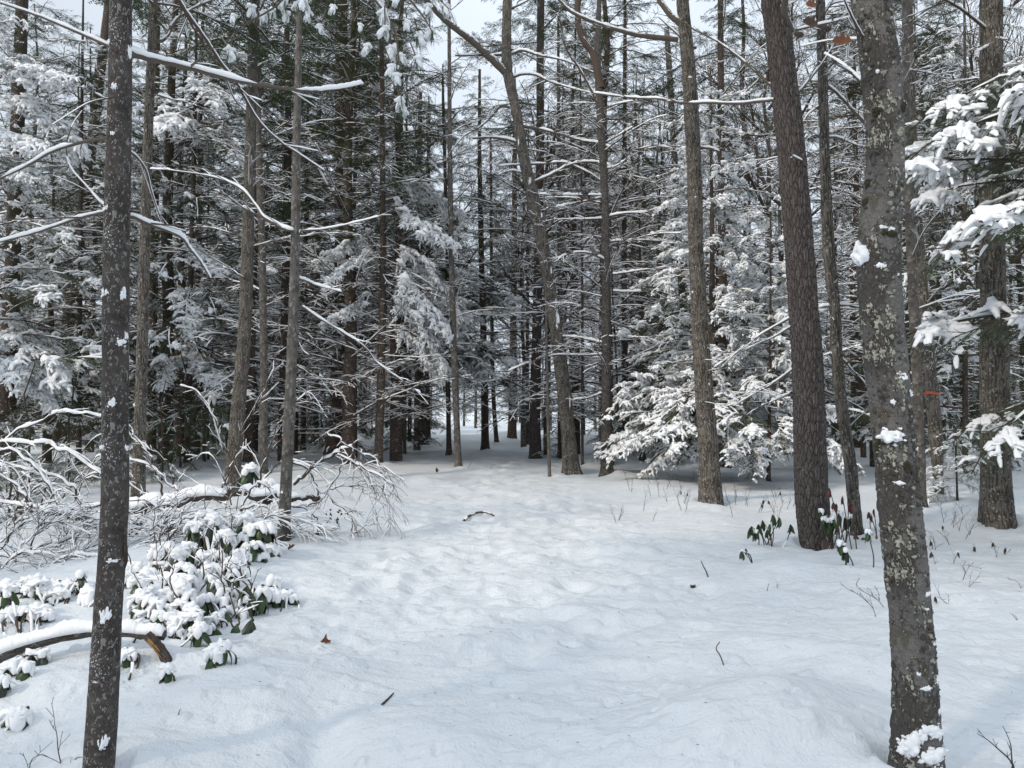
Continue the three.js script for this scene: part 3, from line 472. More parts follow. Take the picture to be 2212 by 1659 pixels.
// limbs seen one by one
const C1 = (...a) => a.map(([x, y]) => [x * 0.3413, y * 0.3413]), C2 = (...a) => a.map(([x, y]) => [737 + x * 0.3413, y * 0.3413]), C3 = (...a) => a.map(([x, y]) => [1474 + x * 0.3413, y * 0.3413]);
const C4 = (...a) => a.map(([x, y]) => [x * 0.3413, 548.6 + y * 0.3413]), C5 = (...a) => a.map(([x, y]) => [737 + x * 0.3413, 548.6 + y * 0.3413]), C6 = (...a) => a.map(([x, y]) => [1474 + x * 0.3413, 548.6 + y * 0.3413]);
branch('T1', C1([800, 320], [900, 360], [1200, 430], [1500, 510], [1800, 560], [2000, 575], [2160, 560], [2300, 530]), 0.017, { dz: 0.5, sh: 0.026, sw: 0.006, twigs: 0.35, every: 0.5, tip: 0.002 });
branch('T1', C1([760, 330], [690, 290], [520, 215], [270, 110], [0, 15], [-200, -60]), 0.012, { dz: 0.2, twigs: 0.3, every: 0.5, sh: 0.016 });
branch('T1', C1([780, 600], [680, 620], [560, 650], [440, 720], [330, 790]), 0.006, { dz: -0.3, twigs: 0.25, every: 0.4, sh: 0.004 });
branch('T1', C1([750, 875], [650, 880], [500, 905], [330, 960], [150, 1060], [0, 1130], [-150, 1210]), 0.0105, { dz: 0.2, twigs: 0.3, every: 0.6, sh: 0.02 });
branch('T1', C1([740, 1330], [650, 1345], [500, 1380], [350, 1430], [200, 1480], [0, 1530], [-200, 1580]), 0.0105, { dz: 0.3, twigs: 0.3, every: 0.6, sh: 0.02 });
branch('T1', C1([740, 1325], [650, 1290], [560, 1190], [450, 1060], [420, 920], [460, 790], [520, 700]), 0.0065, { dz: 0.2, twigs: 0.2, every: 0.5, sh: 0.014 });
branch('T1', C1([760, 1370], [840, 1370], [950, 1420], [1130, 1490], [1200, 1570], [1270, 1659], [1330, 1760]), 0.0115, { dz: 0.3, twigs: 0.3, every: 0.5, sh: 0.022 });
branch('T1', C1([760, 930], [850, 980], [920, 1070], [950, 1180], [990, 1310], [1030, 1420]), 0.0075, { dz: 0.3, twigs: 0.25, every: 0.5, sh: 0.014 });
branch('T7', C1([1900, 1475], [1800, 1440], [1680, 1380], [1620, 1300], [1520, 1190], [1350, 1120], [1100, 1080], [950, 1070]), 0.022, { dz: 0.3, twigs: 0.7, every: 0.3, sh: 0.035 });
branch('T7', C1([1880, 1460], [1800, 1450], [1650, 1370], [1530, 1310]), 0.022, { dz: -0.3, twigs: 0.3, sh: 0.035, tip: 0.016 });
branch('T7', C1([1900, 1460], [2050, 1450], [2200, 1420], [2400, 1370]), 0.014, { dz: 0.3, twigs: 0.6, sh: 0.025 });
branch('T7', C4([1865, 145], [1940, 170], [2010, 200], [2160, 240]), 0.018, { dz: 0.2, sh: 0.035, twigs: 0.4 });
branch('T7', C5([-250, 330], [-150, 400], [0, 490], [150, 590], [230, 690], [370, 790], [500, 880]), 0.016, { dz: 0.6, sh: 0.03, twigs: 0.5 });
branch('T7', C4([1890, 560], [1940, 630], [2060, 670]), 0.008, { sh: 0.02, twigs: 0.3 });
branch('T7', C4([1880, 930], [1950, 880], [2000, 920], [2045, 1000]), 0.008, { sh: 0.02, twigs: 0.2 });
branch('T1', C1([775, -820], [880, -620], [1000, -330], [1100, -60], [1180, 80], [1290, 230], [1400, 400], [1490, 510], [1560, 640], [1650, 780], [1780, 900], [1900, 980], [2050, 1080]), 0.0125, { dz: 0.9, sh: 0.012, twigs: 0.35, every: 0.4, tip: 0.004, mat: twigM });
branch('T1', C1([775, -700], [900, -480], [1050, -150], [1150, 40], [1250, 220], [1350, 380], [1430, 500], [1480, 620], [1560, 710]), 0.007, { dz: 0.8, sh: 0.006, twigs: 0.3, every: 0.5, tip: 0.003, mat: twigM });
branch('T2', C1([960, 270], [1050, 240], [1110, 130], [1250, 40], [1400, -20]), 0.045, { sh: 0.05, twigs: 0.8, dz: 0.4 });
branch('T2', C1([1000, 600], [1100, 630], [1180, 640]), 0.02, { sh: 0.04, twigs: 0.5 });
// leaning oak
branch('T20', C2([1050, 465], [950, 370], [850, 275], [780, 220], [650, 120], [560, 20], [500, -60]), 0.105, { dz: -0.6, sh: 0.05, tip: 0.06, every: 0.6, twigs: 0.9, gap: -0.9 });
branch('T20', C2([1040, 345], [900, 350], [720, 350]), 0.045, { sh: 0.05, twigs: 0.7, tip: 0.02 });
branch('T20', C2([1070, 680], [1010, 675], [950, 740], [870, 810], [780, 860], [700, 950]), 0.04, { sh: 0.045, twigs: 0.8 });
branch('T20', C2([1110, 900], [1040, 880], [950, 870], [830, 875]), 0.045, { sh: 0.055, twigs: 0.3, tip: 0.03 });
branch('T20', C2([1080, 340], [1150, 320], [1250, 350], [1400, 380], [1550, 440], [1640, 480]), 0.04, { sh: 0.05, twigs: 0.8 });
branch('T20', C2([1080, 490], [1150, 470], [1230, 475], [1330, 520], [1480, 565], [1580, 590]), 0.04, { sh: 0.05, twigs: 0.8 });
branch('T20', C2([1150, 800], [1250, 815], [1400, 855], [1520, 890], [1640, 910], [1750, 960]), 0.045, { sh: 0.06, twigs: 0.9 });
branch('T20', C2([1200, 1160], [1320, 1110], [1460, 1040], [1600, 1025], [1740, 1060]), 0.05, { sh: 0.06, twigs: 0.7 });
branch('T20', C2([1150, 1040], [1080, 1045], [1000, 1050]), 0.03, { sh: 0.05, twigs: 0.4 });
branch('T20', C2([1170, 1100], [1080, 1080], [1000, 1105]), 0.03, { sh: 0.05, twigs: 0.4 });
branch('T20', C2([1190, 1040], [1300, 1035], [1420, 1030], [1560, 1090], [1640, 1140]), 0.035, { sh: 0.05, twigs: 0.6 });
branch('T20', C2([1250, 1450], [1220, 1390], [1190, 1350]), 0.02, { sh: 0.03, twigs: 0.3 });
branch('T20', C2([1060, 60], [1130, 30], [1200, -10]), 0.04, { sh: 0.05, twigs: 0.5 });
// forked trunk
branch('T23', C2([1640, 560], [1600, 350], [1540, 260], [1500, 140], [1500, 0], [1510, -80]), 0.10, { sh: 0.02, tip: 0.07, twigs: 0.8, every: 0.6, mat: twigM });
branch('T23', C2([1640, 700], [1580, 560], [1500, 420], [1420, 300], [1380, 100]), 0.05, { sh: 0.03, tip: 0.02, twigs: 0.8, mat: twigM });
for (const p of [[[1660, 1070], [1740, 1050], [1830, 990]], [[1650, 1240], [1540, 1235], [1440, 1235], [1250, 1230]], [[1650, 1250], [1550, 1270], [1420, 1300], [1300, 1320]], [[1690, 1370], [1800, 1350], [1950, 1340], [2100, 1310]], [[1660, 1380], [1560, 1390], [1470, 1385]], [[1700, 1530], [1850, 1520], [2050, 1530], [2162, 1550]], [[1680, 1650], [1560, 1600], [1430, 1610], [1350, 1659]], [[1680, 900], [1750, 860], [1850, 800]], [[1660, 690], [1740, 660], [1850, 640]]]) branch('T23', C2(...p), 0.032, { sh: 0.05, twigs: 0.7, dz: (p[0][0] % 3) - 1 });
for (const p of [[[1720, 130], [1850, 110], [2060, 80]], [[1720, 235], [1800, 240], [1900, 235]], [[1720, 440], [1800, 460], [1900, 470]], [[1650, 635], [1500, 640], [1350, 640], [1180, 690], [1060, 740]], [[1650, 880], [1560, 910], [1470, 920]], [[1650, 560], [1500, 530], [1400, 520]]]) branch('T23', C5(...p), 0.03, { sh: 0.05, twigs: 0.6 });
// tan-brown oak and stout pine
branch('T26', C2([2130, 250], [1980, 235], [1850, 215], [1700, 175], [1550, 120], [1450, 70], [1390, 10], [1330, -60]), 0.05, { dz: -0.3, sh: 0.055, twigs: 0.6, every: 0.4, tip: 0.018 });
branch('T26', C2([2150, 150], [2090, 100], [2040, 40], [2000, -20]), 0.06, { sh: 0.05, tip: 0.04, twigs: 0.5 });
branch('T26', C3([90, 300], [50, 290], [-60, 190], [-150, 110]), 0.03, { sh: 0.04, twigs: 0.4 });
branch('T26', C3([60, 930], [180, 940], [230, 960]), 0.03, { sh: 0.05, twigs: 0.2, tip: 0.02 });
branch('T28', C3([650, 610], [560, 540], [450, 440], [330, 340], [200, 250], [80, 190], [20, 140]), 0.024, { dz: 0.6, sh: 0.03, twigs: 0.4, every: 0.4 });
branch('T28', C3([600, 630], [500, 640], [350, 655], [200, 650], [0, 650], [-150, 625], [-300, 620], [-560, 590]), 0.024, { dz: 0.5, sh: 0.028, twigs: 0.4, every: 0.45, tip: 0.012 });
branch('T28', C3([730, 590], [790, 520], [860, 430], [930, 330], [960, 270]), 0.022, { sh: 0.03, twigs: 0.3 });
branch('T28', C3([690, 200], [650, 100], [650, 0], [670, -90]), 0.045, { dz: -0.4, sh: 0.02, tip: 0.035, twigs: 0.3 });
branch('T28', C3([720, 190], [850, 160], [1000, 130], [1060, 110]), 0.018, { sh: 0.03, twigs: 0.5 });
branch('T28', C3([790, 1040], [740, 1010], [700, 990]), 0.014, { dz: -0.4, sh: 0.03, twigs: 0.1, tip: 0.01 });
for (const p of [[[690, 400], [500, 510], [350, 620], [250, 720]], [[690, 460], [550, 540], [400, 590], [200, 720]], [[700, 730], [560, 830], [430, 900], [330, 960]], [[690, 880], [600, 920], [500, 960]]]) branch('T28', C6(...p), 0.015, { dz: 1.6, sh: 0.032, twigs: 0.7, every: 0.2 });
for (const p of [[[1160, 540], [1050, 440], [960, 380], [930, 280]], [[1180, 800], [1100, 720], [1000, 610], [920, 540]]]) branch('T29', C3(...p), 0.03, { free: true, sh: 0.04, twigs: 0.5, tip: 0.016 });
branch('T29', C3([900, 870], [980, 870], [1080, 910], [1170, 950]), 0.02, { sh: 0.045, twigs: 0.5 });
branch('T29', C3([890, 860], [830, 860], [780, 890]), 0.016, { sh: 0.04, twigs: 0.4 });
branch('T29', C3([910, 1190], [860, 1190], [800, 1200]), 0.016, { sh: 0.04, twigs: 0.3 });
branch('T29', C3([880, 660], [800, 720], [770, 760]), 0.014, { sh: 0.03, twigs: 0.3 });
branch('T29', C3([900, 80], [940, 30], [1010, 10], [1080, 20]), 0.02, { sh: 0.035, twigs: 0.4 });
branch('T29', C6([970, 330], [900, 330], [850, 345]), 0.014, { sh: 0.035, twigs: 0.3 });
branch('T29', C6([980, 320], [1050, 325], [1130, 340], [1250, 370]), 0.016, { sh: 0.04, twigs: 0.5, dz: 0.4 });
branch('T29', C6([985, 310], [965, 250], [950, 360], [935, 480]), 0.012, { sh: 0.03, twigs: 0.2 });
branch('T29', C6([975, 640], [1020, 670], [1080, 740], [1140, 800], [1180, 860]), 0.016, { sh: 0.035, twigs: 0.3 });
branch('T29', C6([960, 630], [900, 640], [870, 650]), 0.014, { sh: 0.03, twigs: 0.1 });
branch('T30', C3([1160, 270], [1110, 180], [1060, 80], [1010, -40]), 0.009, { dz: -0.15, sh: 0.004, twigs: 0.2, every: 0.5, mat: twigM });
branch('T30', C3([1150, 250], [1060, 250], [960, 255], [880, 265], [750, 295]), 0.006, { dz: 0.3, sh: 0.012, twigs: 0.3, every: 0.4 });
branch('T30', C3([1170, 540], [1060, 440], [960, 370], [900, 340]), 0.008, { dz: 0.6, sh: 0.012, twigs: 0.3, every: 0.4 });
for (const p of [[[1420, 510], [1600, 560], [1720, 650]], [[1430, 700], [1550, 770], [1680, 860]], [[1390, 380], [1500, 380], [1620, 375]]]) branch('T31', C6(...p), 0.02, { free: true, sh: 0.045, twigs: 0.6, tip: 0.008 });

// limbs set round the trunks farther off
boughs('T9', 'dead', 1.0, 9.5, 34, [2.0, 1.4], {}); boughs('T12', 'dead', 2.0, 9, 18, [1.8, 1.2]); boughs('T13', 'dead', 3.5, 12, 16, [1.6, 1.4], { tilt: 0.5, mat: twigGrey });
boughs('T14', 'dead', 1.6, 11, 64, [2.9, 1.3], { tilt: -0.02 }); boughs('T15', 'dead', 1.5, 11, 30, [2.4, 1.2]); boughs('T18', 'dead', 1.5, 12, 56, [3.0, 2.2], { tilt: 0.05 });
boughs('T16', 'dead', 2, 12, 36, [3.0, 1.8]); boughs('T17', 'dead', 1.5, 11, 34, [2.4, 1.4]); boughs('T22', 'dead', 0.9, 10, 30, [1.9, 0.9]); boughs('T21', 'dead', 2.5, 12, 20, [2.0, 1.6], { tilt: 0.3 });
boughs('T23', 'dead', 2.2, 9, 18, [2.0, 1.6], { tilt: 0.1 }); boughs('T24', 'dead', 2, 12, 30, [2.6, 1.8]); boughs('T25', 'dead', 1.8, 6.5, 8, [1.2, 0.7], { tilt: 0.4 }); boughs('T19', 'dead', 2.2, 6.5, 7, [1.1, 0.6], { tilt: 0.5 });
boughs('T27', 'dead', 3, 12, 34, [3.2, 2.2]); boughs('T26b', 'dead', 3.5, 12, 18, [2.2, 1.8], { tilt: 0.2 }); boughs('T10', 'dead', 2, 12, 36, [3.0, 1.8]); boughs('T10b', 'dead', 2, 12, 30, [3.0, 1.6]); boughs('T11', 'dead', 3, 11, 12, [1.6, 1.0], { tilt: 0.4 });
boughs('T8', 'dead', 2.6, 14, 60, [3.8, 3.0], { tilt: -0.05 }); boughs('T8b', 'dead', 2, 12, 28, [2.6, 1.6]); boughs('T6', 'dead', 3, 11, 12, [1.8, 1.4], { tilt: 0.3, mat: twigGrey }); boughs('T5', 'dead', 4, 12, 12, [2.0, 1.8], { tilt: 0.2, mat: twigGrey });
boughs('T5b', 'dead', 1.6, 11, 40, [2.8, 1.6]); boughs('T4', 'dead', 1.2, 11, 60, [3.2, 2.0], { tilt: 0.1 }); boughs('T3', 'dead', 1.0, 11, 54, [3.0, 2.2], { tilt: 0.05 }); boughs('T2b', 'dead', 1.4, 12, 50, [3.0, 1.8]); boughs('T29', 'dead', 3.2, 9, 8, [1.1, 1.0], { tilt: 0.3 });
boughs('T31', 'dead', 2.2, 9, 14, [1.5, 1.3], { tilt: 0.2 }); boughs('T32', 'dead', 6.0, 12, 8, [2.4, 2.4], { tilt: 0.2 }); boughs('T31b', 'dead', 3, 10, 10, [1.8, 1.6], { tilt: 0.4, mat: twigGrey });

boughs('T14', 'green', 5.5, 15, 60, [2.6, 0.6], { tilt: 0.12, green: needleOlive }); boughs('T15', 'green', 6, 14.5, 30, [2.0, 0.5], { tilt: 0.1, green: needleOlive }); boughs('T16', 'green', 7, 18, 40, [2.8, 1.0], { tilt: 0.1, green: needleOlive }); boughs('T17', 'green', 7, 14.5, 26, [2.0, 0.5], { tilt: 0.1 });
boughs('T9', 'green', 7, 14.5, 34, [2.2, 0.5], { tilt: 0.1, green: needleOlive }); boughs('T12', 'green', 7, 12.6, 18, [1.5, 0.4], { tilt: 0.1 }); boughs('T22', 'green', 6.5, 10.8, 16, [1.2, 0.3], { tilt: 0.1 }); boughs('T10', 'green', 7, 15.5, 36, [2.6, 0.7], { tilt: 0.1, green: needleOlive }); boughs('T10b', 'green', 7, 15.5, 30, [2.4, 0.7], { tilt: 0.1 }); boughs('T8', 'green', 7, 20, 60, [3.6, 1.6], { tilt: 0.08, green: needleOlive }); boughs('T18', 'green', 9, 20, 30, [3.0, 1.2], { tilt: 0.1 });
boughs('T2', 'green', 8.5, 14.5, 40, [3.0, 1.2], { tilt: 0.1 }); boughs('T5', 'green', 9, 15.5, 46, [3.2, 1.2], { tilt: 0.1 }); boughs('T28', 'green', 7.5, 17, 44, [3.2, 1.0], { tilt: 0.1 });
// ------------------------------------------------------------------ hemlocks near enough to show every bough
tree('H1', 'hemlock_tree', 'broad young hemlock with drooping boughs loaded with snow, behind the tan-brown trunk', 'hemlock', [[1540, 1034, 18], [1540, 800, 15], [1538, 500, 10], [1536, 300, 6]], { top: 9.5 });
boughs('H1', 'bough', 0.75, 2.4, 26, [2.4, 2.3], { tilt: 0.02, arc: [1.9, 5.0] }); boughs('H1', 'bough', 0.9, 9, 74, [2.4, 0.9], { tilt: 0.02 });
tree('H1b', 'hemlock_tree', 'small snow-covered hemlock between the tan-brown trunk and the stout scaly pine', 'hemlock', [[1660, 1040, 10], [1662, 900, 8], [1664, 700, 5]], { top: 6 });
boughs('H1b', 'bough', 0.5, 5.6, 50, [2.0, 0.6], { tilt: -0.02 });
tree('H2', 'hemlock_tree', 'hemlock beside the slim brown pine whose long snowy boughs arch down over the trail', 'hemlock', [[860, 985, 13], [862, 800, 12], [866, 400, 9], [868, 100, 6]], { top: 14 });
boughs('H2', 'bough', 2.6, 6.2, 16, [3.6, 3.0], { tilt: 0.1, arc: [-1.3, 0.2] }); boughs('H2', 'light', 3.0, 12, 40, [3.2, 1.4], { tilt: 0.0 });
[[7.4, 0.2, 1.1, 0.0], [6.8, -0.5, 1.2, -0.25], [6.0, 0.0, 1.4, -0.5], [5.5, -0.4, 1.4, -0.6], [4.6, -0.2, 1.3, -0.6], [5.2, 0.3, 1.2, -0.55], [3.8, 0.1, 1.1, -0.5], [6.3, 2.9, 1.0, -0.3], [5.6, 3.5, 0.9, -0.3], [4.6, 3.0, 0.9, -0.3]].forEach((q, i) => oneBough('T9', ...q, HEAVY, i));
tree('H3', 'hemlock_tree', 'dense dark hemlock with white-capped boughs behind the furrowed trunk on the left', 'hemlock', [[405, 1000, 16], [410, 700, 13], [420, 300, 9], [425, 50, 6]], { top: 13 });
boughs('H3', 'light', 1.6, 11.5, 64, [3.2, 1.6], { tilt: 0.02 });
tree('H4', 'hemlock_tree', 'snowy hemlock at the left edge with a low white bough beside the brown trunk', 'hemlock', [[-60, 1040, 26], [-40, 700, 20], [-20, 300, 14]], { top: 12 });
boughs('H4', 'bough', 1.6, 10.5, 46, [3.0, 1.6], { tilt: 0.02 });
[[3.2, -0.3, 1.15, -0.05], [3.0, -0.8, 1.0, -0.2], [2.7, -0.1, 1.0, -0.25], [9.2, -0.6, 1.2, -0.1], [8.6, -0.2, 1.2, -0.3], [7.8, -0.8, 1.1, -0.2]].forEach((q, i) => oneBough('H4', ...q, HEAVY, i));
[[10.2, -1.0, 1.2, -0.2], [9.6, -1.7, 1.2, -0.3], [9.0, -0.6, 1.1, -0.2], [6.0, -0.9, 1.0, -0.3], [4.8, -1.3, 1.1, -0.35], [3.4, -1.0, 1.0, -0.4], [3.0, -1.8, 0.9, -0.3]].forEach((q, i) => oneBough('H3', ...q, HEAVY, i));
tree('H5', 'hemlock_tree', 'hemlock with small white clumps between the spotted young tree and the massive hemlock', 'hemlock', [[655, 975, 12], [658, 700, 10], [664, 300, 7]], { top: 14 });
boughs('H5', 'light', 3.2, 12, 46, [3.0, 1.4], { tilt: 0.02 });
tree('H6', 'hemlock_tree', 'snowy hemlock whose near sprays hang in front of the heavy trunk at the right edge', 'hemlock', [[2420, 1190, 60], [2415, 700, 50], [2410, 200, 36]], { top: 9 });
boughs('H6', 'spray', 1.6, 5.4, 26, [2.5, 2.1], { tilt: 0.0, arc: [2.6, 4.3], avoid: [2010, 860, 90] }); boughs('H6', 'spray', 4.5, 8.4, 16, [2.0, 0.8], { tilt: 0.1 });
tree('H7', 'hemlock_tree', 'green hemlock behind the lichened right-hand trunk, white clumps all over', 'hemlock', [[2085, 1030, 14], [2085, 700, 11], [2085, 300, 8]], { top: 12 });
boughs('H7', 'light', 0.9, 11, 56, [2.8, 1.2], { tilt: 0.02 });
tree('H8', 'hemlock_sapling', 'little hemlock bowed under a white hood of snow left of the heavy ridged trunk', 'hemlock', [[2068, 1082, 6], [2066, 1010, 4]], { top: 1.3 });
boughs('H8', 'bough', 0.25, 1.25, 16, [0.8, 0.4], { tilt: -0.15 });
tree('H9', 'hemlock_tree', 'hemlock with snowy sprays left of the near lichen-spotted tree, over the thicket', 'hemlock', [[170, 1005, 14], [172, 700, 12], [176, 300, 8]], { top: 13 });
boughs('H9', 'light', 1.5, 11.5, 56, [3.0, 1.5], { tilt: 0.02 });

// ------------------------------------------------------------------ the woods behind
const forestKinds = (() => {
  const out = { hemlock: [], bare: [], broad: [], young: [], green: [] };
  const trunkOf = (H, r, seed) => { const rnd = rng(seed), mb = new MB(), n = 9, pts = []; for (let k = 0; k <= n; k++) pts.push(V((rnd() - 0.5) * 0.16 * k / n * 2, -0.3 + (H + 0.3) * k / n, (rnd() - 0.5) * 0.16 * k / n * 2)); mb.tube(pts, taper(n, r, 0.02, 0.9), 9); return mb.geo(); };
  const crown = (set, H, h0, h1, count, l0, l1, seed, pw = 1, tilt = 0) => {
    const rnd = rng(seed), w = new MB(), nd = new MB(), s = new MB(); let az = rnd() * 6;
    for (let k = 0; k < count; k++) { const f = (k + rnd()) / count; az += 2.4 + (rnd() - 0.5) * 0.8; const L = lerp(l0, l1, Math.pow(f, pw)) * (0.65 + 0.6 * rnd()), B = set[Math.floor(rnd() * set.length)], sc = L / (B.needles ? 2.2 : 2.4), m = M4(0, lerp(h0, h1, f), 0, az, sc, tilt + (rnd() - 0.5) * 0.5, (rnd() - 0.5) * 0.4); w.add(B.wood, m); s.add(B.snow, m); if (B.needles) nd.add(B.needles, m); }
    return { w, nd, s };
  };
  for (let v = 0; v < 3; v++) { const c = crown(COARSEB, 12, 1.0, 11.8, 44, 3.0, 0.5, 300 + v, 1.1, 0.04); out.hemlock.push({ trunk: trunkOf(12, 0.17, v + 1), wood: c.w.geo(), needles: c.nd.geo(), snow: c.s.geo(), H: 12 }); }
  for (let v = 0; v < 3; v++) { const c = crown(DEADB, 17, 0.9, 12, 70, 2.9, 2.0, 320 + v, 1, 0.06), g = crown(GREENB, 17, 8.5, 16.8, 38, 2.6, 0.5, 340 + v, 1, 0.1); c.w.add(g.w, new THREE.Matrix4()); c.s.add(g.s, new THREE.Matrix4()); out.bare.push({ trunk: trunkOf(17, 0.19, v + 5), wood: c.w.geo(), needles: g.nd.geo(), snow: c.s.geo(), H: 17, green: g }); }
  for (let v = 0; v < 2; v++) { const c = crown(GREENB, 15, 3.5, 14.6, 66, 2.6, 0.5, 350 + v, 1, 0.15), g = crown(DEADB, 15, 1, 5, 16, 2.2, 2.2, 356 + v); c.w.add(g.w, new THREE.Matrix4()); c.s.add(g.s, new THREE.Matrix4()); out.green.push({ trunk: trunkOf(15, 0.14, v + 20), wood: c.w.geo(), needles: c.nd.geo(), snow: c.s.geo(), H: 15 }); }
  for (let v = 0; v < 2; v++) { const c = crown(COARSEB, 4.5, 0.3, 4.4, 34, 1.9, 0.3, 360 + v, 0.9, -0.02); out.young.push({ trunk: trunkOf(4.5, 0.05, v + 9), wood: c.w.geo(), needles: c.nd.geo(), snow: c.s.geo(), H: 4.5 }); }
  for (let v = 0; v < 2; v++) {                    // broadleaved trees, bare
    const rnd = rng(380 + v), w = new MB(), s = new MB();
    const limb = (p, d, len, r, lev) => { const n = 5, q = poly(p, d, len, n, { droop: -0.12, bend: 0.26 }, rnd), rr = taper(n, r, r * 0.45); w.tube(q, rr, lev > 2 ? 6 : 3, false); if (lev > 0 && rnd() < 0.7) s.snow(q, rr, { w: 0.004, h: 0.02, s: rnd() * 40, f: 2, sides: 4, gap: -0.5 }); if (!lev) return; const k = lev > 2 ? 7 : 4; for (let j = 0; j < k; j++) { const i = 1 + Math.floor(rnd() * n), e = q[Math.min(n, i)].clone(), dd = q[Math.min(n, i)].clone().sub(q[i - 1]).normalize().add(V(rnd() - 0.5, (rnd() - 0.3) * 0.8, rnd() - 0.5).multiplyScalar(1.5)); limb(e, dd, len * (0.42 + 0.25 * rnd()), Math.max(0.006, rr[Math.min(n, i)] * 0.55), lev - 1); } };
    for (let j = 0; j < 9; j++) { const a = j * 2.4, h = 5 + j * 0.9; limb(V(0, h, 0), V(Math.cos(a), 0.9, Math.sin(a)), 4.2 - j * 0.22, 0.06, 3); }
    out.broad.push({ trunk: trunkOf(15, 0.16, v + 12), wood: w.geo(), snow: s.geo(), H: 15 });
  }
  return out;
})();
// greenery high up on the pines and hemlocks that stand along the trail
for (const [k, y, s] of [['T8', 0, 1.3], ['T14', -3.5, 0.85], ['T18', 2, 1.2], ['T16', 0, 1.1], ['T10', -1, 1], ['T10b', -2, 1], ['T5b', -2, 1], ['T27', 0, 1.1], ['T24', 0, 1], ['T4', -1, 1], ['T3', 0, 1.2], ['T17', -2.5, 0.9], ['T9', -2, 0.8], ['T2b', -2, 1]]) {
  const t = TREES[k], F = forestKinds.bare[t.id % 3], a = t.axis(t.base.y + 11), c = part('crown', F.crown ?? (F.crown = F.needles), k === 'T14' || k === 'T18' ? needleOlive : needleM, t.root);
  c.position.copy(a.p).sub(t.base); c.position.y = y; c.rotation.y = t.id; c.scale.set(s, t.H / 17, s);
}
const SHORT = { T1: 'the spotted near tree', T2: 'the furrowed left trunk', T5: 'the grey-brown leaning trunk', T7: 'the knotted young tree', T8: 'the massive hemlock', T9: 'the slim pine', T13: 'the pale trunk', T14: 'the near-black hemlock', T18: 'the tall pine', T20: 'the leaning oak', T23: 'the forked trunk', T26: 'the tan trunk', T28: 'the scaly pine', T30: 'the lichened near trunk', T32: 'the heavy ridged trunk' };
const anchors = Object.keys(SHORT).map((k) => [k, TREES[k].base.x / -TREES[k].base.z]).sort((a, b) => a[1] - b[1]);
const KINDTEXT = { hemlock: ['hemlock_tree', 'snow-laden dark hemlock'], bare: ['pine_tree', 'conifer with bare snow-lined limbs'], broad: ['maple_tree', 'leafless grey tree'], green: ['hemlock_tree', 'green hemlock with little snow'], young: ['hemlock_sapling', 'low young snow-white hemlock'] };
function woodland(kind, v, x, z, s, turn) {
  const F = forestKinds[kind][v % forestKinds[kind].length], t = x / -z, i = anchors.findIndex((a) => a[1] > t);
  const where = i < 0 ? 'right of the heavy ridged trunk' : i === 0 ? 'left of the spotted near tree' : 'between ' + SHORT[anchors[i - 1][0]] + ' and ' + SHORT[anchors[i][0]];
  const label = KINDTEXT[kind][1] + ' back ' + where;
  let o;
  if (F.first) { o = F.first.clone(); o.name = numbered(KINDTEXT[kind][0]); o.userData = { label, category: 'tree', group: label }; scene.add(o); }
  else {
    o = F.first = thing(KINDTEXT[kind][0], label, 'tree', V(0, 0, 0), label);
    part('trunk', F.trunk, kind === 'broad' ? BARK.grey.m : BARK.hemlock.m, o); const w = part('branchwork', F.wood, twigM, o); w.userData.kind = 'stuff';
    if (F.needles) part('foliage', F.needles, kind === 'bare' || kind === 'green' ? needleOlive : needleM, o).userData.kind = 'stuff'; part('snow', F.snow, snowM, o).userData.kind = 'stuff';
  }
  o.position.set(x, ground(x, z) - 0.05, z); o.rotation.y = turn; o.scale.setScalar(s);
}
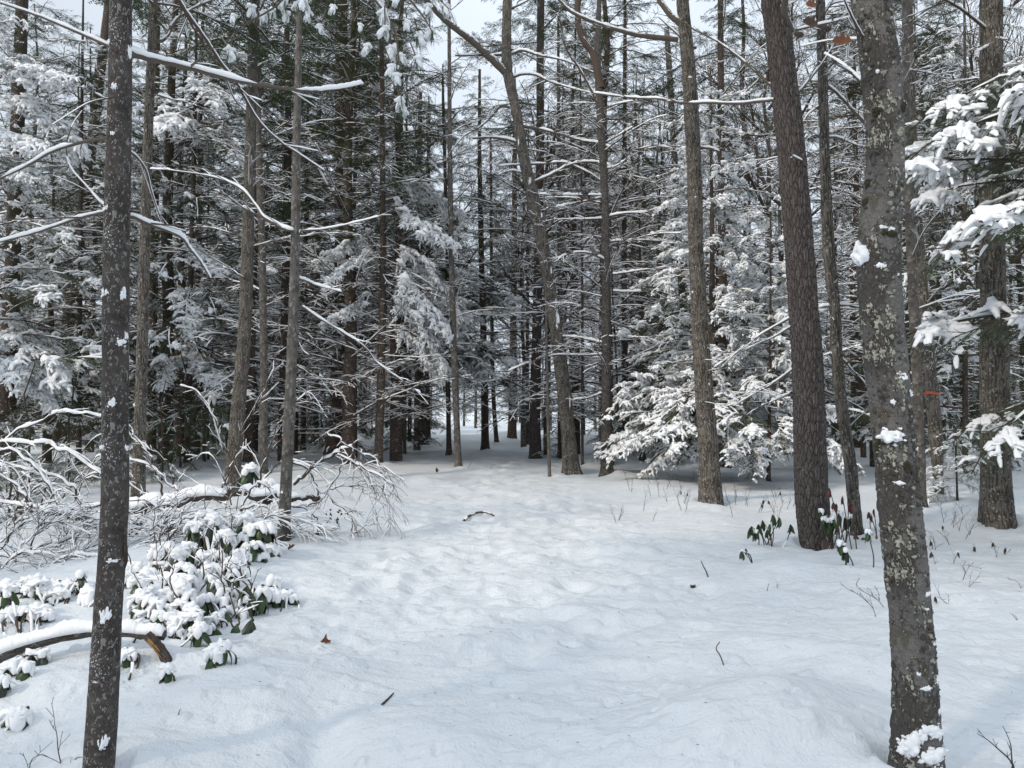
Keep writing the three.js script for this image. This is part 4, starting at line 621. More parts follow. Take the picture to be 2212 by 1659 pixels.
{
  const r = rng(77), put = [];
  for (const [px, d, s] of [[990, 44, 0.9], [770, 24, 1.0], [690, 36, 1.1], [1390, 38, 1.0], [1950, 30, 1.0], [2120, 27, 0.9], [560, 30, 1.1]]) { const p = at(px, 0, d); put.push([p.x, -d]); woodland('green', put.length, p.x, -d, s, px); }
  for (const [px, d, s] of [[905, 30, 0.95], [1130, 33, 0.8], [1235, 30, 0.9], [1300, 40, 1.1], [1420, 28, 0.9], [1180, 26, 0.8], [1680, 26, 0.9], [2000, 24, 0.85]]) { const p = at(px, 0, d); put.push([p.x, -d]); woodland('broad', put.length, p.x, -d, s, px); }
  for (let k = 0; k < 26; k++) { const px = k < 17 ? r() * 900 : 1170 + r() * 560, d = 24 + 20 * r(), p = at(px, 0, d); put.push([p.x, -d]); woodland('young', k, p.x, -d, 0.55 + 0.4 * r(), px); }
  const ok = (x, z, m) => put.every((p) => Math.hypot(p[0] - x, p[1] - z) > m) && (put.push([x, z]), true);
  for (let k = 0, n = 0; k < 2000 && n < 140; k++) {
    const d = 20 + 28 * Math.pow(r(), 0.9), px = -150 + r() * 2520, x = at(px, 0, d).x, trail = px > 895 && px < 1195; if (trail) continue;
    const u = r(), kind = px < 1000 ? (u < 0.34 ? 'hemlock' : u < 0.7 ? 'bare' : u < 0.92 ? 'young' : 'broad') : px < 1380 ? (u < 0.58 ? 'bare' : u < 0.7 ? 'hemlock' : u < 0.88 ? 'young' : 'broad') : (u < 0.42 ? 'hemlock' : u < 0.62 ? 'bare' : u < 0.82 ? 'broad' : 'young');
    if (!ok(x, -d, 1.5)) continue; n++; woodland(kind, n, x, -d, kind === 'hemlock' ? 0.5 + 0.42 * r() : kind === 'young' ? 0.8 + 0.7 * r() : 0.85 + 0.45 * r(), r() * 6.3);
  }
  // the far wood, and the wood round the clearing out of view
  const sets = { hemlock: [], bare: [], broad: [], young: [] };
  for (let k = 0; k < 330; k++) { const d = 48 + 60 * Math.pow(r(), 1.1), px = -500 + r() * 3200, x = at(px, 0, d).x, u = r(); if (px > 930 && px < 1175 && d < 82 && r() < 0.3) continue; sets[u < 0.2 ? 'hemlock' : u < 0.5 ? 'bare' : u < 0.7 ? 'broad' : 'young'].push([x, -d, 0.65 + 0.4 * r(), r() * 6.3]); }
  for (let k = 0; k < 60; k++) { const a = r() * 6.283, q = 7 + 28 * r(), x = Math.sin(a) * q, z = Math.cos(a) * q; if (z < 0 && Math.abs(x) < -z * 0.78 + 4) continue; sets[r() < 0.5 ? 'hemlock' : 'bare'].push([x, z, 0.9 + 0.4 * r(), r() * 6.3]); }
  const far = thing('distant_forest', 'far-off mixed snowy wood closing the view behind all the trees', 'forest', V(0, 0, 0)); far.userData.kind = 'stuff';
  for (const [kind, list] of Object.entries(sets)) forestKinds[kind].forEach((F, v) => {
    const mine = list.filter((_, i) => i % forestKinds[kind].length === v);
    for (const [nm, g, m] of [['trunk', F.trunk, kind === 'broad' ? BARK.grey.m : BARK.hemlock.m], ['branchwork', F.wood, twigM], ['foliage', F.needles, kind === 'bare' ? needleOlive : needleM], ['snow', F.snow, snowM]]) {
      if (!g || !mine.length) continue; const im = shade(new THREE.InstancedMesh(g, m, mine.length)); im.name = nm; im.userData.kind = 'stuff'; far.add(im);
      mine.forEach((t, i) => im.setMatrixAt(i, M4(t[0], ground(t[0], t[1]) - 0.05, t[1], t[3], t[2])));
    }
  });
}
// ------------------------------------------------------------------ the ground
{
  const ang = [], rad = [0, 0.4, 0.8, 1.2, 1.6, 2.0];
  for (let a = -52; a <= 52.001; a += 0.225) ang.push(a); for (let a = 56; a < 306; a += 4) ang.push(a);
  for (let r = 2.3; r < 60; r *= 1.0072) rad.push(r); for (let r = 60; r < 420; r *= 1.06) rad.push(r);
  const g = new MB(), n = ang.length;
  for (const r of rad) for (const a of ang) {
    const t = a * Math.PI / 180, x = Math.sin(t) * r, z = -Math.cos(t) * r; let y = r > 150 ? ground(x / r * 150, z / r * 150) : ground(x, z);
    if (r < 45) for (const k of banks) { const dx = x - k[0], dz = z - k[1], e = Math.hypot(dx, dz) - k[2]; if (e < 0.9 && e > -k[2]) { const c = 0.55 + 0.45 * Math.cos(Math.atan2(dz, dx) - k[3]) + 0.3 * vnoise(dx * 4, dz * 4, k[3] + 0.5); y += (0.10 * Math.exp(-(((e - 0.06) / 0.26) ** 2)) * c - 0.05 * Math.exp(-((e / 0.05) ** 2))) * (0.5 + k[2] * 3); } }
    g.v(x, y, z, x, z);
  }
  for (let k = 0; k < rad.length - 1; k++) for (let j = 0; j < n; j++) { const l = (j + 1) % n, a = k * n, b = a + n; g.i.push(a + j, a + l, b + l, a + j, b + l, b + j); }
  const geo = g.geo(); struct('snow_ground', geo, snowGround);
}

// ------------------------------------------------------------------ leaves and their plants
const C7 = (...a) => a.map(([x, y]) => [x * 0.3413, 1092.7 + y * 0.3413]), C8 = (...a) => a.map(([x, y]) => [1474 + x * 0.3413, 1092.7 + y * 0.3413]);
const Z5 = (...a) => a.map(([x, y]) => [1548.4 + 0.3 * x, 955.6 + 0.3 * y]), Z6 = (...a) => a.map(([x, y]) => [495.5 + 0.2774 * x, 796.3 + 0.2774 * y]), ZA = (...a) => a.map(([x, y]) => [575 + 0.28 * x, 929 + 0.28 * y]);
function leafGeo(len, wid, curl, fold, seed) {     // a blade along +X that bends down, folded along its midrib
  const mb = new MB(), n = 8, rnd = rng(seed); let x = 0, y = 0, a = 0; const tw = (rnd() - 0.5) * 0.5;
  for (let k = 0; k <= n; k++) {
    const t = k / n, w = wid * 0.5 * Math.pow(Math.sin(Math.PI * Math.pow(clamp(t * 0.97 + 0.02), 0.85)), 0.8), c = Math.cos(tw * t), s = Math.sin(tw * t);
    for (const e of [-1, 0, 1]) mb.v(x + 0, y + (e ? -fold * w : 0) + s * e * w, e * w * c, t, e * 0.5 + 0.5);
    a -= curl / n * (0.5 + t); x += Math.cos(a) * len / n; y += Math.sin(a) * len / n;
    if (k) mb.ring((k - 1) * 3, k * 3, 3, true);
  }
  return mb.geo();
}
const LEAVES = [1, 2, 3, 4].map((s) => leafGeo(0.108 + 0.01 * s, 0.036 + 0.003 * (s % 3), 0.5 + 0.25 * s, 0.5, s));
// a whorl of hanging evergreen leaves under a cap of snow, at p (relative to parent o)
function whorl(o, p, size, rnd, opt = {}) {
  const n = opt.n ?? 7, sb = new MB(), a0 = rnd() * 6;
  for (let k = 0; k < n; k++) {
    const az = a0 + k / n * 6.283 + (rnd() - 0.5) * 0.5, dr = (opt.droop ?? 0.85) + (rnd() - 0.5) * 0.5, s = size / 0.1 * (0.95 + 0.45 * rnd());
    const m = part('leaf', LEAVES[Math.floor(rnd() * 4)], opt.mat ?? (rnd() < 0.6 ? leafM : leafDark), o); m.position.copy(p); m.rotation.set((rnd() - 0.5) * 0.6, az, -dr, 'YXZ'); m.scale.setScalar(s);
    if (opt.snow !== 0 && rnd() < (opt.snow ?? 0.82)) {
      const q = [], L = 0.1 * s * (0.35 + 0.4 * rnd()); let a = -dr * 0.7; const c = p.clone(); c.y += 0.012;
      for (let j = 0; j < 5; j++) { q.push(c.clone()); c.x += Math.cos(az) * Math.cos(a) * L / 4; c.z -= Math.sin(az) * Math.cos(a) * L / 4; c.y += Math.sin(a) * L / 4; a -= 0.16; }
      const w = 0.018 * s * (0.75 + 0.5 * rnd()); sb.snow(q, [w, w * 1.15, w * 1.15, w, w * 0.6], { w: 0.004, h: (0.014 + 0.012 * rnd()) * s, s: rnd() * 80, full: true });
    }
  }
  if (opt.snow !== 0 && rnd() < (opt.snow ?? 1) + 0.1) { const r = size * (opt.snow < 0.8 ? 0.22 : 0.26 + 0.12 * rnd()); sb.blob(p.clone().add(V(0, 0.008, 0)), r * (1.0 + 0.4 * rnd()), r * (0.6 + 0.3 * rnd()), r * (1.0 + 0.4 * rnd()), rnd() * 50, 3, 0.8, 0.5); if (sb.n) part('snow', sb.geo(), snowM, o); }
}
// one shrub: stems from its foot to every whorl; caps: [px, py, size in pixels]
function shrub(label, foot, caps, o = {}) {
  const base = onGround(foot[0], foot[1]), rnd = rng(foot[0] + foot[1] * 3), root = thing(o.name ?? 'rhododendron_shrub', label, 'shrub', base, o.group), stems = new MB(), sn = new MB();
  if (!o.name) for (const q of caps.slice()) for (let e = 0; e < 1; e++) if (rnd() < 0.7 && caps.length > 5) caps.push([q[0] + (rnd() - 0.5) * 44, q[1] + (rnd() - 0.35) * 36, q[2] * (0.65 + 0.4 * rnd())]);
  for (const [x, y, s] of caps) {
    const d = -base.z + (o.depth ? o.depth(x, y) : (foot[1] - y) * 0.006 + (rnd() - 0.5) * 0.5), p = at(x, y, d), g = ground(p.x, p.z) + 0.05; if (p.y < g) p.y = g; p.sub(base);
    const size = Math.max(0.05, s * d / FL * (o.scale ?? 0.9)), f = V(p.x * 0.45 + (rnd() - 0.5) * 0.15, -0.05, p.z * 0.45 + (rnd() - 0.5) * 0.15); f.y = ground(base.x + f.x, base.z + f.z) - base.y - 0.05;
    const q = curve([f, f.clone().lerp(p, 0.5).add(V((rnd() - 0.5) * 0.1, -0.04 + 0.1 * rnd(), (rnd() - 0.5) * 0.1)), p], 8); stems.tube(q, taper(8, 0.007, 0.0045), 5); sn.snow(q, taper(8, 0.007, 0.0045), { w: 0.006, h: 0.014, s: rnd() * 30, gap: -0.2 });
    whorl(root, p, size, rnd, o.whorl ?? {});
  }
  part('stem', stems.geo(), o.stemMat ?? twigM, root); part('snow', sn.geo(), snowM, root);
  return root;
}
const caps = (list) => list.map(([x, y, s]) => [x * 0.3413, 1092.7 + y * 0.3413, (s ?? 100) * 0.3413]);
shrub('snow-capped rhododendron at the left edge, in front of the arching log', [40, 1475], caps([[60, 1060, 120], [150, 960, 130], [170, 1080, 110], [270, 940, 90], [30, 1100, 80], [110, 1000, 110], [210, 1010, 90]]));
shrub('snow-capped rhododendron above the arching log at the left edge', [70, 1395], caps([[50, 520, 110], [80, 660, 150], [60, 750, 120], [240, 770, 140], [160, 720, 110], [20, 600, 90], [130, 800, 110], [300, 760, 100], [180, 650, 90], [10, 790, 100]]), { depth: () => 0.5 });
shrub('snow-capped rhododendron just left of the near lichen-spotted tree, under the brush', [115, 1330], caps([[250, 480, 130], [330, 590, 120], [290, 530, 100], [380, 610, 100], [200, 560, 90], [410, 560, 80], [350, 650, 80], [560, 680, 120], [590, 600, 90]]), { depth: () => 0.3 });
shrub('small leafy whorls peeping out at the right foot of the near lichen-spotted tree', [275, 1490], caps([[820, 990, 90], [800, 1060, 100], [810, 1170, 100], [850, 1130, 80], [790, 1200, 70]]), { depth: () => 0.3 });
shrub('rhododendron with many white caps behind the broken end of the arching log', [330, 1385], caps([[880, 580, 120], [960, 600, 110], [1050, 570, 130], [1080, 660, 140], [1000, 690, 110], [900, 690, 110], [1190, 560, 130], [1200, 640, 110], [1110, 720, 150], [860, 650, 90], [1140, 620, 110], [1010, 620, 100], [1240, 700, 110], [940, 540, 100], [1260, 770, 120], [1180, 700, 100]]));
shrub('rhododendron showing bare green leaves at the right end of the thicket', [490, 1350], caps([[1310, 580, 130], [1370, 670, 120], [1340, 720, 110], [1380, 490, 120], [1480, 510, 120], [1560, 510, 130], [1520, 650, 110], [1590, 720, 110], [1520, 770, 100], [1450, 690, 100], [1360, 790, 110], [1420, 600, 110], [1570, 590, 110], [1450, 550, 110], [1660, 540, 110]]), { whorl: { snow: 0.72 } });
shrub('rhododendron with green leaf tips half way up the snowy thicket', [330, 1265], caps([[850, 420, 130], [930, 430, 130], [1000, 370, 120], [1060, 260, 120], [1160, 390, 120], [1190, 260, 120], [880, 480, 110], [1080, 460, 120], [980, 470, 110], [1120, 330, 100], [1230, 440, 110], [1190, 470, 120]]));
shrub('tall rhododendron with leaves in the middle of the snowy thicket', [440, 1240], caps([[1290, 60, 130], [1350, 90, 130], [1310, 180, 110], [1420, 190, 120], [1250, 120, 110], [1470, 350, 120], [1330, 390, 140], [1290, 330, 100], [1410, 420, 110], [1380, 300, 110], [1440, 250, 100], [1490, 420, 110]]));
shrub('rhododendron in front of the young tree with the snow-filled knot', [560, 1215], caps([[1560, 80, 140], [1600, 140, 130], [1690, 140, 140], [1640, 110, 110], [1660, 190, 100], [1700, 260, 100], [1740, 310, 90], [1610, 250, 110], [1570, 320, 110], [1660, 350, 90], [1550, 200, 100]]));
shrub('two tall whorls with thick white hoods standing left of the young knotted tree', [480, 1110], [[540, 1012, 36], [578, 1040, 34], [572, 1062, 26]], { whorl: { n: 8 }, depth: () => 0.2 });
shrub('small leafy clump at the outer edge of the thicket by the trail', [592, 1295], caps([[1730, 490, 120], [1710, 540, 90], [1750, 560, 80]]));
shrub('little lone rhododendron sprig farthest out toward the trail', [625, 1322], caps([[1820, 555, 110], [1850, 600, 80], [1790, 590, 80]]), { whorl: { snow: 0.75 } });
shrub('squat rhododendron clump in the snow right of the log end', [470, 1435], caps([[1370, 920, 130], [1380, 970, 110], [1420, 880, 100], [1340, 960, 100]]), { depth: () => 0 });
shrub('single leafy twig with a white cap below the broken log end', [355, 1470], caps([[1060, 1030, 110], [1080, 1070, 60]]), { whorl: { n: 5 }, depth: () => 0 });
shrub('leafy whorl touching the tip of the arching log', [395, 1385], caps([[1110, 800, 90], [1130, 830, 70]]), { depth: () => 0.1 });
shrub('round snow-buried leafy clump low at the left edge', [35, 1568], caps([[100, 1320, 150], [70, 1350, 110], [140, 1340, 110], [110, 1370, 100]]), { depth: () => 0 });

// ------------------------------------------------------------------ bowed saplings, fallen wood
function line(mbs, px, d, r0, r1, o = {}) {         // a stem through pixels at depth d (number, or one per point), into [wood, snow]
  const rnd = rng(px[0][0] * 3 + px[0][1]), raw = px.map((p, k) => at(p[0], p[1], Array.isArray(d) ? d[k] : d)); if (o.rel) raw.forEach((q) => q.sub(o.rel));
  const N = Math.max(8, (px.length - 1) * 6), pts = curve(raw, N).map((p, k) => (k && k < N ? p.add(V(vnoise(k * 0.55, px[0][0]), vnoise(k * 0.55, px[0][1] + 40), vnoise(k * 0.55, px[0][0] + 80)).multiplyScalar(o.wob ?? 0.03)) : p)), rad = taper(N, r0, r1, 0.8); mbs[0].tube(pts, rad, o.sides ?? 6);
  mbs[1].snow(curve(pts, N * 2), taper(N * 2, r0, r1, 0.8), { w: o.sw ?? 0.005, h: o.sh ?? r0 * 1.1 + 0.012, s: px[0][0] + px[0][1] * 0.7, f: 3, gap: o.gap ?? -0.7 });
  if (o.twigs) sideTwigs(mbs[0], mbs[1], pts, rad, { every: o.every ?? 0.16, len: o.twigs, r: Math.min(r0 * 0.5, 0.006), rmin: o.rmin ?? 0.0022, angle: 0.7, droop: o.droop ?? 0.3, lift: o.lift ?? 0, from: o.from ?? 0.2, sw: 0.005, sh: 0.012, snowy: o.snowy ?? 0.7, step: 0.07, bend: 0.42, sub: { every: 0.11, len: o.twigs * 0.45, r: 0.0035, from: 0.15 } }, rnd);
}
function sapling(name, label, category, group, px, d, r0, r1, o = {}) {
  const b = at(px[0][0], px[0][1], Array.isArray(d) ? d[0] : d); b.y = ground(b.x, b.z); const root = thing(name, label, category, b, group), w = [new MB(), new MB()];
  line(w, px, d, r0, r1, { ...o, rel: b }); const m = part(name.includes('log') ? 'wood' : 'stem', w[0].geo(), o.mat ?? twigM, root); part('snow', w[1].geo(), snowM, root);
  return root;
}
const BOW = (label, px, d, r, o) => sapling('bowed_sapling', label, 'sapling', 'saplings bowed under snow left of the trail', px, d, r, r * 0.35, { twigs: 0.5, ...o });
BOW('long sapling arched from the ground up to the near lichen-spotted tree', C4([-60, 1270], [90, 1130], [250, 1050], [380, 1010], [520, 1000], [660, 1020]), 9.8, 0.016, { sh: 0.04 });
BOW('sapling with a thick white back arching down to the right behind the near spotted tree', C4([-80, 1195], [0, 1192], [180, 1190], [330, 1215], [480, 1285], [640, 1400], [760, 1500]), 9.6, 0.02, { sh: 0.045, twigs: 0.35, gap: -1.2 });
BOW('stout dark sapling bent steeply down to the snow at the left', C4([385, 1610], [350, 1530], [270, 1400], [160, 1290], [0, 1225], [-100, 1200]), 9.4, 0.025, { sh: 0.035, twigs: 0.5, gap: -1.0 });
BOW('thin sapling bowed low under an even roll of snow', C4([520, 1580], [430, 1440], [270, 1375], [60, 1335], [-50, 1300]), 9.9, 0.016, { sh: 0.04, gap: -1 });
BOW('sapling arching out of the left edge into the thicket', C4([210, 1630], [185, 1560], [100, 1465], [0, 1395], [-80, 1360]), 9.0, 0.022, { sh: 0.035, gap: -1 });
BOW('sapling lying almost flat in the thicket at the left edge', C4([640, 1585], [400, 1612], [150, 1600], [-60, 1560]), 9.6, 0.018, { sh: 0.05, gap: -1.2 });
BOW('low arch of snowy twig over the buried brush at the left edge', C7([560, 460], [480, 400], [350, 360], [200, 385], [0, 420]), 7.6, 0.011, { sh: 0.026, twigs: 0.45, every: 0.1 });
BOW('slanting stem with a roll of snow that meets the near spotted tree from the left', C7([-40, 330], [150, 300], [330, 240], [480, 180], [620, 130]), 8.2, 0.013, { sh: 0.035, twigs: 0.4 });
BOW('leaning stem under the arch, left of the near spotted tree', C7([640, 450], [560, 490], [430, 560], [330, 600]), 6.6, 0.011, { sh: 0.028, twigs: 0.4 });
BOW('dark double-bent stem right of the near spotted tree', C4([1025, 1540], [1000, 1420], [960, 1310], [900, 1210], [830, 1100], [780, 1030]), 12.0, 0.019, { sh: 0.03, twigs: 0.3 });
BOW('sapling forking beside the dark double-bent stem', C4([1125, 1520], [1100, 1440], [1040, 1310], [940, 1235], [830, 1160]), 12.2, 0.018, { sh: 0.03, twigs: 0.5 });
BOW('snowy stem sloping down from the near spotted tree to the log', C4([1140, 1510], [1080, 1460], [980, 1370], [830, 1305], [700, 1270]), 12.1, 0.016, { sh: 0.035, twigs: 0.4 });
BOW('thin slanting stem left of the straight grey-brown trunk', C4([1380, 1540], [1200, 1420], [1090, 1340], [960, 1250]), 13.5, 0.010, { sh: 0.022, twigs: 0.3 });
BOW('tall thin dark sapling leaning right in front of the straight grey-brown trunk', C4([1380, 1550], [1430, 1420], [1490, 1290], [1545, 1080], [1640, 920], [1700, 790], [1770, 600], [1800, 480]), 12.2, 0.018, { sh: 0.012, twigs: 0.8, every: 0.3, lift: 0.3 });
BOW('bare sapling rising behind the two white-hooded whorls', C4([1630, 1500], [1650, 1400], [1690, 1260], [1740, 1120], [1800, 1010], [1830, 960]), 11.5, 0.017, { sh: 0.014, twigs: 0.7, every: 0.3, lift: 0.3 });
BOW('slim dark sapling standing in the open snow far behind the log', C4([1305, 1430], [1290, 1250], [1300, 1050], [1280, 880], [1255, 700], [1250, 600]), 21, 0.05, { sh: 0.02, twigs: 0.9, every: 0.4, lift: 0.1 });
BOW('white-backed sapling curving up left of the slim dark sapling', C4([1560, 1480], [1440, 1260], [1390, 1120], [1320, 960], [1240, 870], [1140, 830]), 15, 0.02, { sh: 0.035, twigs: 0.7, every: 0.3 });
for (let k = 0; k < 16; k++) { const r = rng(600 + k), x = -20 + (k % 8) * 30 + r() * 20, y = (k < 8 ? 1215 : 1130) + r() * 60; BOW('mass of fine snowy twigs in the thicket left of the near spotted tree', [[x - 20, y + 40], [x + 30 * r(), y - 10], [x + 70, y - 40 - 20 * r()], [x + 150, y - 30]], 7.4 + r() * 1.4, 0.010, { sh: 0.028, twigs: 0.6, every: 0.06, rmin: 0.002, from: 0.05 }); }
for (let k = 0; k < 14; k++) { const r = rng(640 + k), x = 290 + (k % 9) * 36 + r() * 20, y = 1110 + r() * 90; BOW('fine snowy twigs between the rhododendrons right of the near spotted tree', [[x - 40, y + 40], [x + 20, y - 10 - 20 * r()], [x + 80, y - 20 - 20 * r()], [x + 150, y + 30 * r()]], 8.2 + r() * 1.8, 0.010, { sh: 0.028, twigs: 0.55, every: 0.07, from: 0.05 }); }
for (let k = 0; k < 30; k++) {                      // the tangle that fills the left side behind the fallen log
  const r = rng(700 + k), x = k < 22 ? -60 + r() * 270 : 290 + r() * 260, y = 1050 + r() * 90, h = (k < 22 ? 50 : 30) + 90 * r(), s = (r() < 0.5 ? -1 : 1) * (70 + 120 * r()), d = 2662 / (y - 885) * (0.92 + 0.1 * r());
  BOW(x < 215 ? 'thin bowed sapling in the tangle left of the spotted near tree' : 'thin bowed sapling in the tangle right of the spotted near tree', [[x, y], [x + s * 0.2, y - h * 0.55], [x + s * 0.5, y - h * (0.9 + 0.2 * r())], [x + s * 0.85, y - h * 0.75], [x + s * 1.2, y - h * 0.3]], d, 0.011 + 0.009 * r(), { sh: 0.03, twigs: 0.5, every: 0.22, rmin: 0.003 });
}
for (const [x, y, s] of [[60, 1075, 0.55], [150, 1040, 0.6], [250, 1050, 0.5], [390, 1010, 0.7], [440, 985, 0.8], [20, 1120, 0.4], [350, 1040, 0.5]]) { const p = onGround(x, y); woodland('young', x, p.x, p.z, s, x); }
for (let k = 0; k < 16; k++) { const r = rng(820 + k), x = 290 + r() * 280, y = 1170 + r() * 190, d = 2662 / (y - 835), s = (r() - 0.45) * 130; BOW('thin dark stem crossing through the rhododendrons', [[x, y], [x + s * 0.3, y - 40 - 30 * r()], [x + s * 0.7, y - 70 - 50 * r()], [x + s, y - 80 - 60 * r()]], d, 0.0065, { sh: 0.012, twigs: 0.28, every: 0.12, rmin: 0.002, gap: -0.2 }); }
shrub('low leafy whorls under snow along the near side of the fallen log', [420, 1160], [[300, 1120, 36], [335, 1135, 34], [365, 1112, 32], [400, 1128, 36], [440, 1112, 34], [470, 1135, 34], [505, 1118, 34], [350, 1155, 36], [310, 1165, 32], [395, 1165, 34], [530, 1140, 30]], { depth: () => 0.2 });
shrub('leafy whorls half hidden in the fine twigs at the left edge', [90, 1320], [[20, 1270, 40], [60, 1255, 36], [105, 1275, 38], [150, 1262, 36], [185, 1285, 34], [40, 1300, 36], [130, 1300, 38], [175, 1240, 30]], { depth: () => 0.4 });
// logs
sapling('fallen_log', 'fallen log under a deep white ridge of snow behind the thicket', 'log', null, [[262, 1098], [330, 1090], [400, 1078], [478, 1066], [550, 1068], [640, 1074]], 11.2, 0.085, 0.06, { wob: 0.05, sides: 10, sh: 0.13, sw: 0.05, gap: -0.9, twigs: 0.6, every: 0.25, mat: BARK.hemlock.m });
sapling('fallen_log', 'short dark mossy log in the thicket left of the near spotted tree', 'log', null, C4([260, 1600], [420, 1660], [560, 1650], [700, 1640]), 9.3, 0.05, 0.035, { sides: 8, sh: 0.06, sw: 0.02, gap: -0.4, mat: mossM });
sapling('fallen_log', 'dark log end under snow beside the foot of the young knotted tree', 'log', null, Z6([480, 1015], [560, 1010], [640, 1000], [690, 1010]), 9.6, 0.035, 0.03, { sides: 8, sh: 0.05, sw: 0.015, gap: -0.6 });
{ // the arching broken log
  const px = C7([-260, 1090], [-120, 1010], [0, 945], [130, 895], [280, 850], [430, 815], [590, 795], [760, 795], [900, 808], [1040, 822]), d = 4.55, b = at(px[2][0], px[2][1], d); b.y = ground(b.x, b.z);
  const root = thing('broken_log', 'arching bare log with a thick roll of snow and a splintered yellow end', 'log', b), w = new MB(), s = new MB(), raw = px.map((p) => at(p[0], p[1], d).sub(b)), pts = curve(raw, 60), rnd = rng(8), rad = pts.map((_, k) => lerp(0.046, 0.026, k / 60) * (1 + 0.08 * vnoise(k * 0.7, 3)));
  w.tube(pts, rad, 14); const m = part('log', w.geo(), BARK.ridge.m, root);
  s.snow(curve(raw, 120), taper(120, 0.046, 0.030), { w: 0.014, h: 0.055, s: 4, f: 5, gap: -2.5 }); part('snow', s.geo(), snowM, root);
  const e = new MB(), q = curve(C7([930, 815], [985, 870], [1030, 930], [1065, 1000], [1090, 1060]).map((p) => at(p[0], p[1], d - 0.04).sub(b)), 16); e.tube(q, q.map((_, k) => 0.029 * (1 + 0.12 * vnoise(k * 0.8, 9))), 12); part('broken_limb', e.geo(), BARK.hemlock.m, root);
  const f = new MB(); for (let k = 0; k < 9; k++) { const o = V((rnd() - 0.5) * 0.03, (rnd() - 0.5) * 0.02, 0.022 + rnd() * 0.012), a = q[1 + (k % 4)].clone().add(o), c = q[4 + (k % 6)].clone().add(o); f.tube([a, a.clone().lerp(c, 0.6), c], [0.006, 0.005, 0.001], 4); } part('splinters', f.geo(), woodRaw, root);
}
{ // the fallen bough by the young tree
  const d = 9.75, b = at(640, 1080, d); b.y = ground(b.x, b.z); const root = thing('fallen_bough', 'large fallen dead bough with drooping fine twigs beside the trail', 'bough', b);
  const L = [[[[500, 900], [620, 795], [760, 690], [880, 632], [960, 600]], 0.024, 0.014, 0.5], [[[960, 600], [1060, 660], [1200, 770], [1360, 872]], 0.013, 0.004, 0.4], [[[840, 668], [1000, 740], [1150, 815], [1215, 890], [1200, 945]], 0.014, 0.005, 0.6], [[[830, 680], [960, 730], [1060, 800], [1180, 940], [1270, 1140]], 0.011, 0.003, 0.7],
    [[[500, 730], [620, 800], [665, 900], [682, 1020]], 0.018, 0.006, 0.5], [[[960, 660], [870, 790], [770, 930], [690, 1050], [650, 1160]], 0.010, 0.005, 0.3], [[[680, 930], [800, 1020], [900, 1095], [970, 1190], [1020, 1285]], 0.012, 0.003, 0.6], [[[640, 1130], [690, 1210], [740, 1330], [800, 1470], [855, 1595]], 0.010, 0.002, 0.55], [[[560, 1080], [640, 1160], [690, 1290], [720, 1440], [770, 1560]], 0.009, 0.002, 0.5],
    [[[840, 1382], [960, 1295], [1080, 1212], [1155, 1150]], 0.010, 0.003, 0.3], [[[980, 1305], [1060, 1340], [1110, 1330]], 0.006, 0.002, 0.15], [[[780, 935], [900, 920], [1010, 900], [1140, 905]], 0.010, 0.004, 0.4], [[[480, 1060], [580, 1070], [680, 1050]], 0.018, 0.01, 0.3], [[[730, 1310], [800, 1260], [860, 1225]], 0.008, 0.004, 0.25], [[[760, 495], [860, 550], [960, 640], [1000, 760], [1080, 920]], 0.009, 0.003, 0.5], [[[900, 1130], [980, 1115], [1050, 1130]], 0.007, 0.003, 0.2], [[[1050, 700], [1200, 780], [1280, 880], [1290, 1030]], 0.006, 0.002, 0.4], [[[900, 1160], [950, 1190], [960, 1260], [930, 1330]], 0.006, 0.002, 0.4], [[[1000, 900], [1090, 1000], [1140, 1120], [1170, 1200]], 0.007, 0.002, 0.55]];
  L.forEach(([px, r0, r1, tw], k) => { const w = [new MB(), new MB()]; line(w, Z6(...px), d + 0.25 * Math.sin(k * 2.1), r0, r1, { rel: b, twigs: tw, droop: 2.4, every: 0.09, rmin: 0.0022, snowy: 0.45, sh: r0 * 1.2 + 0.008, gap: -0.6 }); const m = part('branch', w[0].geo(), twigM, root); part('snow', w[1].geo(), snowM, m); });
}
// withered leaves hanging in the fallen bough, oak leaves on the snow
function oakLeaf(len, seed, curl = 0.6) {           // lobed blade in XZ, stalk at the origin
  const rnd = rng(seed), mb = new MB(), n = 28, c = mb.v(len * 0.5, 0.004, 0);
  for (let k = 0; k < n; k++) { const t = k / n * 2, u = t < 1 ? t : 2 - t, s = t < 1 ? 1 : -1, lobe = 0.42 + 0.58 * Math.abs(Math.sin(u * Math.PI * 3.1 + 0.3)), w = len * 0.36 * Math.sin(Math.PI * Math.pow(clamp(u * 0.98 + 0.01), 0.8)) * lobe; mb.v(u * len, curl * w * w / len * 3 + 0.02 * len * rnd() + curl * 0.35 * len * Math.pow(u, 3), s * w, u, 0.5); }
  for (let k = 0; k < n; k++) mb.tri(c, c + 1 + k, c + 1 + (k + 1) % n);
  mb.tube([V(-len * 0.25, 0, 0), V(0, 0.002, 0), V(len * 0.9, 0.006, 0)], [0.0016, 0.0014, 0.0006], 4);
  return mb.geo();
}
const OAK = [1, 2, 3].map((s) => oakLeaf(0.11, s, 0.5 + 0.25 * s));
function leafOn(label, px, py, s, rot, o = {}) { const p = o.at ?? onGround(px, py); p.y += o.up ?? 0.012; const m = shade(new THREE.Mesh(OAK[o.v ?? 0], o.mat ?? leafBrown)); m.name = numbered('oak_leaf'); m.userData = { label, category: 'leaf' }; m.position.copy(p); m.rotation.set(...rot, 'YXZ'); m.scale.setScalar(s); scene.add(m); return m; }
